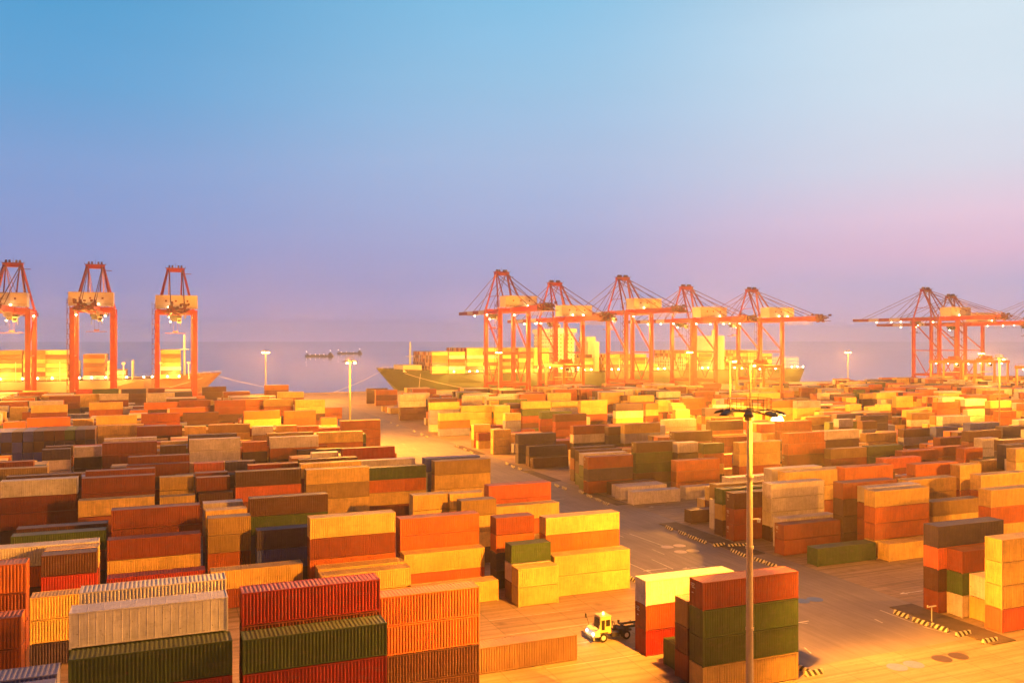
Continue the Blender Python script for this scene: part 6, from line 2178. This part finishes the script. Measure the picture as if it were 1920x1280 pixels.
def lashings(o, ox, oz, xs, y0, y1, z0, z1, yc):
    for X in xs:
        mb = MB(); x = X - ox; n = int((y1 - y0) / 2.6)
        for i in range(n + 1): y = y0 - yc + i * 2.6; mb.beam((x, y, z0 - oz), (x, y, z1 - oz), .3)
        z = z0 + 2.6
        while z < z1: mb.beam((x, y0 - yc, z - oz), (x, y1 - yc, z - oz), .3); z += 2.6
        mb.build('lashing_bridge', M_SHIPW, o)
def decklamps(o, ox, oz, xs, y, z, yc, lights):
    q = MB(); q.tube((0, 0, -.5), (0, 0, .4), .55, .4, 8); me = q.mesh('deck_lamp', M_BULB)
    for X in xs: inst('deck_lamp', me, o, (X - ox, y - yc, z - oz))
    for X, p in lights: light(o, (X - ox, y - yc - 1.5, z - oz + 2), p * .75, (1, .50, .08), .8)
def cargo(name, bays, y0, y1, zd, label, seed):
    rr = random.Random(seed); its = []
    for X, n in bays:
        for row in range(int((y1 - y0) / 2.5)):
            y = y0 + row * 2.5; nn = n if row > 1 else max(0, n - rr.choice((0, 0, 1)))
            for k in range(nn):
                c = PAINTS[rr.choice('yyyyttoorrpn')]; its.append((X, X + 12.19, y, y + 2.42, zd + k * 2.65, zd + k * 2.65 + 2.52, c))
    ob = paint_mesh(name, its); tag(ob, label, 'container cargo', kind='stuff')
YC = 633
o, ox, oz, d = ship('container_ship', 149, 521, YC, 54, 11.5, 14.3, M_HULLG, 'long green hulled container ship moored behind middle cranes, bow to left')
tower(o, ox, oz, 286, 13, 608, 656, 11.5, 43, True, YC)
fn = MB(); fn.box(316 - ox, 326 - ox, 618 - YC, 640 - YC, 11.5 - oz, 35 - oz); fn.box(317 - ox, 325 - ox, 622 - YC, 636 - YC, 35 - oz, 39 - oz); fn.build('engine_casing', M_SHIPW, o)
fn = MB(); fn.box(436 - ox, 444 - ox, 616 - YC, 646 - YC, 11.5 - oz, 40 - oz); fn.tube((440 - ox, 626 - YC, 40 - oz), (440 - ox, 626 - YC, 45 - oz), 2, 1.6, 12); fn.build('funnel', M_SHIPW, o)
fm = MB(); fm.tube((175 - ox, 0, 12 - oz), (175 - ox, 0, 35 - oz), .9, .5, 10); fm.box(172 - ox, 178 - ox, -3, 3, 24 - oz, 24.4 - oz); fm.box(166 - ox, 180 - ox, -14, 14, 13 - oz, 18 - oz); fm.build('foremast', M_SHIPW, o)
lashings(o, ox, oz, (210, 238, 262, 338, 362, 386, 399, 411, 425, 455, 480, 500, 514), 607, 658, 11.5, 21.5, YC)
decklamps(o, ox, oz, (200, 212, 218, 224, 248, 268, 300, 306, 312, 330, 336, 344, 372, 378, 384, 408, 414, 420, 446, 462, 470, 490, 505, 511, 517), 604.5, 13.5, YC, ((190, 45000), (222, 60000), (262, 60000), (305, 70000), (345, 70000), (385, 60000), (425, 60000), (475, 60000), (508, 60000)))
cargo('ship_cargo', [(184, 6), (197, 6), (211, 7), (224, 7), (239, 7), (252, 7), (265, 7), (303, 5), (328, 5), (340, 5), (352, 5), (364, 2), (400, 6), (413, 6), (448, 6), (461, 6), (474, 5)], 607, 658, 12, 'blocks of mostly yellow containers stacked on the green ship deck', 4)
o, ox, oz, d = ship('container_ship', 41, -330, YC, 54, 11, 12.6, M_HULLT, 'tan hulled container ship behind the three left cranes, bow to right')
tower(o, ox, oz, -190, 13, 608, 656, 11, 42, True, YC)
fm = MB(); fm.tube((17 - ox, 0, 12 - oz), (17 - ox, 0, 40 - oz), .9, .5, 10); fm.box(14 - ox, 20 - ox, -3, 3, 30 - oz, 30.4 - oz); fm.build('foremast', M_SHIPW, o)
for X in (-20, 2, 19):
    q = MB(); q.tube((X - ox, -25, 11 - oz), (X - ox, -25, 21 - oz), .5, .3, 8); q.box(X - ox - 1, X - ox + 1, -26, -24, 21 - oz, 22.2 - oz); q.build('deck_post', M_SHIPW, o)
lashings(o, ox, oz, (-130, -105, -80, -56, -48, -29, -15), 607, 658, 11, 23, YC)
decklamps(o, ox, oz, (-110, -98, -88, -76, -68, -60, -50, -45, -38, -30, -26, -18, -8, -3, 6, 13, 21), 604.5, 13, YC, ((-120, 60000), (-85, 60000), (-52, 60000), (-22, 60000), (10, 50000)))
cargo('ship_cargo', [(-155, 7), (-142, 7), (-128, 7), (-115, 7), (-102, 6), (-89, 7), (-76, 7), (-64, 7), (-43, 6), (-31, 2), (2, 7)], 607, 658, 11.5, 'yellow and orange containers stacked on the left ship deck', 9)

# small ships far out
for X, Y, lab, sc_ in (((at(598, 668, -3).x), at(598, 668, -3).y, 'small dark coaster far out on the water, the nearer and left one', 1.0), (at(655, 663, -3).x, at(655, 663, -3).y, 'fainter small ship farther out, right of the dark coaster', 1.05)):
    o = empty('small_ship', (X, Y, -3), -YAW); tag(o, lab, 'ship', 'small ships out at sea')
    L2 = 35 * sc_; mb = MB(); ps = [(-L2, 0, 4.2), (-L2 + 6, 5.5, 3.2), (L2 - 4, 5.5, 2.8), (L2, 4.5, 3.0)]; prev = None
    for x, hw, z in ps:
        n = len(mb.v); mb.v += [(x, -hw - .1, z), (x + (3 if x < 0 else 0), -hw * .7 - .1, 0), (x + (3 if x < 0 else 0), hw * .7 + .1, 0), (x, hw + .1, z)]
        if prev is not None:
            for i in range(4): mb.f.append((prev + i, prev + (i + 1) % 4, n + (i + 1) % 4, n + i)); mb.m.append(0)
        else: mb.f.append((n, n + 1, n + 2, n + 3)); mb.m.append(0)
        prev = n
    mb.f.append((prev, prev + 1, prev + 2, prev + 3)); mb.m.append(0)
    mb.box(-L2 + 14, L2 - 18, -3.5, 3.5, 2.7, 4.3); mb.build('hull', M_DARK, o)
    wh = MB(); wh.box(L2 - 12, L2 - 3, -4, 4, 2.9, 6.5); wh.box(L2 - 11, L2 - 5, -3, 3, 6.5, 9); wh.build('wheelhouse', M_DARK, o)
    ms = MB(); ms.tube((L2 - 8, 0, 9), (L2 - 8, 0, 13.5), .3, .2, 6); ms.build('mast', M_DARK, o)
    ms = MB(); ms.tube((-L2 + 5, 0, 3.4), (-L2 + 5, 0, 11), .3, .2, 6); ms.build('mast', M_DARK, o)
    ms = MB(); ms.box(-L2 + 7, -L2 + 10, -2.5, 2.5, 3, 6.5); ms.build('deckhouse', M_DARK, o)
    M_SL = bpy.data.materials.get('ship_lamp_glass') or emit('ship_lamp_glass', (1, .8, .6), 14)
    for x, z in ((-L2 + 5, 11.2), (L2 - 8, 13.7), (-L2 + 14, 4.8), (-8, 4.9), (2, 4.9), (12, 4.9)):
        q = MB(); q.tube((0, 0, -.5), (0, 0, .5), .7 if z > 10 else .35, .5 if z > 10 else .3, 6); q.build('lamp', M_SL, o, (x, 0, z))

def rope(p, q, sag, label, r=.13):
    p, q = Vector(p), Vector(q); mb = MB(); n = 10; pts = [p.lerp(q, i / n) - Vector((0, 0, 4 * sag * (i / n) * (1 - i / n))) for i in range(n + 1)]
    for a, b_ in zip(pts[:-1], pts[1:]): mb.tube(a, b_, r, k=6)
    tag(mb.build('mooring_rope', M_ROPE), label, 'rope', 'mooring ropes of the ships')
rope((152, 630, 13.5), (112, 603, .4), 1.0, 'mooring rope from the green bow down left to the quay edge')
rope((165, 612, 12.5), (213, 603, .4), 1.0, 'mooring rope from green bow down right along the hull')
rope((176, 609, 12), (173, 603, .4), .3, 'steep mooring rope near the green bow')
rope((38, 630, 12), (92, 603, .4), 1.2, 'mooring rope from the left ship bow right to the quay')
rope((28, 612, 11.5), (-20, 603, .4), 1.0, 'mooring rope crossing the left ship hull to the quay')

# ------------------------------------------------------------------ yard truck and trailer (it drives towards -X)
def wheel(parent, x, y, r=.52, w=.32, hub=True):
    t_ = MB(); t_.tube((0, -w / 2, 0), (0, w / 2, 0), r, k=20); q = t_.build('wheel', M_BLACK, parent, (x, y, r))
    h_ = MB(); h_.tube((0, -w / 2 - .02, 0), (0, w / 2 + .02, 0), r * .55, k=14); h_.build('rim', M_WHITE, q)
TX, TY = 48.9, 93.6
o = empty('yard_truck', (TX, TY, 0)); tag(o, 'yellow yard tractor with one seat cab, headlights and roof beacon lit', 'truck')
cb = MB(); cb.v = [(.5, 0.1, .95), (2.15, 0.1, .95), (2.15, 1.75, .95), (.5, 1.75, .95), (.75, 0.15, 2.95), (2.15, 0.15, 2.95), (2.15, 1.7, 2.95), (.75, 1.7, 2.95)]
cb.f = [(0, 3, 2, 1), (4, 5, 6, 7), (0, 1, 5, 4), (1, 2, 6, 5), (2, 3, 7, 6), (3, 0, 4, 7)]; cb.m = [0] * 6
cb.box(.68, 2.2, .1, 1.76, 2.951, 3.05)
cab = cb.build('cab', M_YEL, o)
w_ = MB(); w_.box(1.45, 2.0, .07, .115, 1.85, 2.6); w_.box(.86, 1.3, .07, .125, 1.45, 2.6)
w_.v += [(.555, .3, 1.5), (.555, 1.6, 1.5), (.70, 1.55, 2.75), (.70, .35, 2.75)]; n = len(w_.v); w_.f.append((n - 4, n - 3, n - 2, n - 1)); w_.m.append(0)
w_.build('window', M_GLASS, cab)
bn = MB(); bn.tube((1.5, .9, 3.05), (1.5, .9, 3.35), .13, .1, 10); bn.build('beacon', emit('beacon_glass', (1, .75, .2), 12), cab)
hd = MB(); hd.v = [(-.15, -.05, .75), (.62, -.05, .75), (.62, 2.45, .75), (-.15, 2.45, .75), (-.05, 0, 1.35), (.6, 0, 1.6), (.6, 2.4, 1.6), (-.05, 2.4, 1.35)]
hd.f = [(0, 3, 2, 1), (4, 5, 6, 7), (0, 1, 5, 4), (1, 2, 6, 5), (2, 3, 7, 6), (3, 0, 4, 7)]; hd.m = [0] * 6
hd.build('hood', M_WHITE, o)
for y in (.35, 2.05):
    q = MB(); q.tube((-.22, y, 1.0), (-.16, y, 1.0), .15, k=12); q.build('headlight', M_HEAD, o)
bp = MB(); bp.box(-.32, -.16, -.05, 2.45, .35, .72); bq = bp.build('bumper', M_YEL, o)
st_ = MB()
for i in range(7): st_.box(-.335, -.321, .05 + i * .35, .2 + i * .35, .36, .71)
st_.build('warning_stripe', M_BLACK, bq)
ms = MB(); ms.beam((.3, 0.0, 1.5), (.3, -.35, 2.7), .06); ms.box(.22, .34, -.5, -.28, 2.3, 2.75); ms.beam((.3, 2.4, 1.5), (.1, 2.75, 2.7), .06); ms.box(.02, .14, 2.65, 2.9, 2.3, 2.8); ms.build('mirror', M_DARK, o)
ch = MB()
for y in (.75, 1.65): ch.box(.6, 5.3, y - .1, y + .1, .72, .95)
for x in (1.2, 2.6, 3.6, 5.2): ch.box(x, x + .12, .65, 1.75, .7, .9)
ch.box(2.3, 3.3, .05, .6, .45, .95); ch.box(2.3, 3.2, 1.85, 2.4, .45, .95)
ch.box(.35, 1.7, -.03, .25, 1.06, 1.12); ch.box(3.5, 4.9, .6, 1.8, .96, 1.12); ch.beam((3.3, .9, 1), (3.0, .9, 1.9), .08); ch.beam((3.3, 1.5, 1), (3.0, 1.5, 1.9), .08); ch.beam((3.0, .9, 1.9), (3.0, 1.5, 1.9), .08)
ch.build('chassis', M_DARK, o)
for y in (.12, 2.28): wheel(o, 1.05, y)
for y in (.05, .42, 1.98, 2.35): wheel(o, 4.2, y)
light(o, (-.8, 1.2, .9), 18, (1, .92, .8), .15)
o = empty('trailer', (TX + 4.2, TY, 0)); tag(o, 'dark skeletal container trailer behind yellow tractor, partly hidden by stack', 'trailer')
tr = MB()
for y in (.6, 1.8): tr.box(0.1, 12.3, y - .09, y + .09, 1.16, 1.42)
for i in range(8): x = .1 + i * 1.73; tr.box(x, x + .14, 0.0, 2.4, 1.2, 1.38)
for x in (.1, 12.1): tr.box(x, x + .2, -.05, .2, 1.38, 1.62); tr.box(x, x + .2, 2.2, 2.45, 1.38, 1.62)
tr.box(2.6, 2.75, .55, .7, .1, 1.16); tr.box(2.6, 2.75, 1.7, 1.85, .1, 1.16)
tr.build('frame', M_DARK, o)
for x in (9.9, 11.2):
    for y in (.15, 2.25): wheel(o, x, y, .5)

# ------------------------------------------------------------------ kerb islands, barriers, covers, post
m_isl = plain('island_asphalt', (.10, .075, .06), .85, var=.3, scale=.5)
def island(x0, x1, y0, y1):
    mb = MB(); mb.box(x0, x1, y0, y1, -.05, .12); tag(mb.build('kerb_island', m_isl), kind='structure')
island(92.6, 96.6, 75.2, 91); island(92.2, 96.2, 122, 149.5); island(94, 97, 170, 186); island(94, 97, 205, 224); island(94.2, 97.2, 262, 285)
def stripe_mat():
    m, t, b = newmat('striped_concrete'); g = t.nodes.new('ShaderNodeTexCoord').outputs['Object']
    s_ = t.nodes.new('ShaderNodeSeparateXYZ'); t.links.new(g, s_.inputs[0])
    v = mth('FRACT', mth('MULTIPLY', mth('ADD', s_.outputs[0], mth('MULTIPLY', s_.outputs[2], .6, nt=t), nt=t), 1.35, nt=t), nt=t)
    v = mth('GREATER_THAN', v, .5, nt=t)
    c = mixc(t, v, (.03, .03, .03), (.72, .66, .5)); c = mixc(t, mapr(t, noise(t, 3, 5, g), .5, .7, 0, .6), c, (.2, .15, .12))
    t.links.new(c, b.inputs['Base Color']); b.inputs['Roughness'].default_value = .8; return m
M_STR = stripe_mat()
bb = MB(); bb.v = [(-1.2, -.2, 0), (1.2, -.2, 0), (1.2, .2, 0), (-1.2, .2, 0), (-1.15, -.1, .55), (1.15, -.1, .55), (1.15, .1, .55), (-1.15, .1, .55)]
bb.f = [(0, 3, 2, 1), (4, 5, 6, 7), (0, 1, 5, 4), (1, 2, 6, 5), (2, 3, 7, 6), (3, 0, 4, 7)]; bb.m = [0] * 6
bme = bb.mesh('kerb_barrier', M_STR)
BAR = [(1690, 1150, 0), (1726, 1164, 0), (1762, 1175, 0), (1806, 1186, 1), (1856, 1199, 1), (1255, 989, 0), (1279, 998, 0), (1298, 1006, 0), (1316, 1013, 0), (1348, 1020, 1), (1376, 1021, 1), (1396, 1020, 1), (1379, 1033, 0), (1394, 1039, 0), (1424, 1049, 0), (1446, 1057, 0),
       (1044, 909, 0), (1058, 914, 0), (1090, 921, 0), (1105, 929, 0), (1122, 936, 0), (1136, 942, 0), (951, 868, 0), (962, 874, 0), (975, 878, 0), (776, 808, 0), (791, 814, 0), (800, 818, 0), (660, 774, 1), (733, 792, 0), (745, 797, 0), (858, 836, 0), (872, 842, 0), (884, 847, 0), (1505, 1252, 0), (1526, 1259, 1), (1186, 1084, 0)]
BAR = [b_ for b_ in BAR if b_[0] != 660]
near_names = {0: 'first and farthest striped kerb block beside the T shaped post', 1: 'second striped kerb block beside the T shaped post', 2: 'third striped kerb block, just past the T shaped post', 3: 'fourth striped kerb block, before the rounded island tip', 4: 'last striped kerb block at the near island tip', 34: 'striped kerb block at foot of the near rust and green stack', 35: 'small dark striped kerb block right of the near stack foot', 36: 'striped kerb block beyond the top yellow container by the road'}
zones = [(5, 9, 'island left of mid right stacks'), (9, 12, 'island crossing row below brown stacks'), (12, 16, 'lower end of the middle island'), (16, 22, 'island before pale grounded containers'), (22, 25, 'island below near-black stack'), (25, 28, 'island beside tall pale stacks'), (28, 30, 'farthest island by the road'), (30, 33, 'island below yellow short stacks')]
onm = ['farthest', 'second', 'third', 'fourth', 'fifth', 'sixth']
for i, (x, y, cr) in enumerate(BAR):
    p = at(x, y, .3); ob = inst('kerb_barrier', bme, None, (p.x, p.y, .0 if i in (34, 35, 36) or cr else .002), R(0 if cr else 90 + 3 * math.sin(i)))
    lab = near_names.get(i + (1 if i >= 28 else 0) - (1 if i >= 28 else 0)) if i < 5 else None
    if i >= len(BAR) - 3: lab = near_names[34 + i - (len(BAR) - 3)]
    if not lab:
        for a, b_, nm in zones:
            if a <= i < b_: lab = f'{onm[i - a]} striped kerb block on the {nm}'
    tag(ob, lab or f'striped kerb block by the road', 'barrier', 'black and white striped kerb blocks')
dm = {'blue': plain('cover_blue_grey', (.10, .16, .42), .5), 'dark': plain('cover_dark', (.07, .05, .06), .6), 'pink': plain('cover_pale', (.55, .45, .4), .6), 'yel': plain('cover_yellow', (.62, .52, .25), .6)}
for x, y, c, lab in ((1682, 1250, 'blue', 'blue grey round ground cover, leftmost of the front four'), (1713, 1245, 'blue', 'blue grey round ground cover, second of the front four'), (1766, 1234, 'dark', 'dark round ground cover, third of the front four'), (1797, 1229, 'dark', 'dark round ground cover, rightmost of the front four'),
                     (1503, 1126, 'blue', 'blue grey round ground cover half hidden by the near stack'), (1528, 1123, 'blue', 'blue grey round ground cover just right of the near stack'),
                     (1251, 1025, 'pink', 'faint pale round ground cover, leftmost of the road cluster'), (1274, 1022.5, 'pink', 'pale round ground cover at top of the road cluster'), (1276, 1034, 'pink', 'pale round ground cover at bottom of the road cluster'), (1299, 1032, 'yel', 'yellow round ground cover, rightmost of the road cluster')):
    p = at(x, y); mb = MB(); mb.tube((0, 0, 0), (0, 0, .02), 1.12, k=40); tag(mb.build('ground_cover', dm[c], None, (p.x, p.y, .006)), lab, 'ground cover', 'round covers in the ground')
p = at(1747, 1166); o = empty('sign_post', (p.x, p.y, 0)); tag(o, 'small pale T shaped post standing on the striped island', 'post')
mb = MB(); mb.tube((0, 0, 0), (0, 0, 2.0), .06, k=10); mb.build('post', M_WHITE, o)
mb = MB(); mb.box(-.75, .75, -.08, .08, 2.0, 2.12); mb.tube((-.7, 0, 2.12), (-.7, 0, 2.3), .06, k=8); mb.build('cross_bar', M_WHITE, o)
# painted lines on road and yard
mk = plain('road_marking_paint', (.62, .58, .52), .7, var=.35, scale=1.2)
mb = MB()
def line(a, b_, w=.14):
    a, b_ = Vector(a), Vector(b_); d_ = (b_ - a).normalized(); n_ = Vector((-d_.y, d_.x, 0)) * (w / 2); mb.quad(a - n_, b_ - n_, b_ + n_, a + n_)
zz = .009
for y in range(128, 500, 14): line((80, y, zz), (80, y + 4, zz), .13)
for (x0, y0, x1, y1) in ((1650, 1143, 1712, 1167), (1730, 1174, 1780, 1187), (1181, 1056, 1222, 1074), (1222, 1048, 1262, 1066), (1497, 1166, 1514, 1168), (1640, 1160, 1655, 1167), (1508, 1213, 1521, 1224), (1180, 1000, 1250, 1025)):
    a, b_ = at(x0, y0), at(x1, y1); a.z = b_.z = zz + .002; line(a, b_, .18)
for px, py in ((1240, 1066), (1312, 1062), (1275, 985), (1505, 1165), (1720, 1108), (1050, 935), (1240, 948)):
    p = at(px, py); z_ = .014
    mb.quad((p.x - 2.2, p.y - .12, z_), (p.x + 1, p.y - .12, z_), (p.x + 1, p.y + .12, z_), (p.x - 2.2, p.y + .12, z_))
    mb.quad((p.x - 2.2, p.y - .5, z_ + .003), (p.x - 2.2, p.y + .5, z_ + .003), (p.x - 3.4, p.y + .02, z_ + .003), (p.x - 3.4, p.y - .02, z_ + .003))
for y in range(64, 150, 6): line((40 if y > 86 and y < 112 else 66, y + .4, zz), (52 if y > 86 and y < 112 else 68, y + .4, zz), .1)
tag(mb.build('road_marking', mk), kind='structure')
# low parapet along the quay edge
mb = MB(); mb.box(-700, 1500, 602.6, 603.6, 0.0, .5); tag(mb.build('quay_kerb', M_GROUND), kind='structure')

# ------------------------------------------------------------------ haze
hz = MB(); hz.box(-2500, 4500, -400, 3200, -7, 92); h_ = hz.build('haze', M_DARK); h_.data.materials.clear()
m = bpy.data.materials.new('haze_air'); m.use_nodes = True; t = m.node_tree; t.nodes.clear()
ou = t.nodes.new('ShaderNodeOutputMaterial'); pv = t.nodes.new('ShaderNodeVolumePrincipled')
pv.inputs['Color'].default_value = (.97, .98, 1.0, 1); pv.inputs['Density'].default_value = HAZE_D; pv.inputs['Anisotropy'].default_value = .68
t.links.new(pv.outputs[0], ou.inputs['Volume']); h_.data.materials.append(m); tag(h_, kind='stuff')
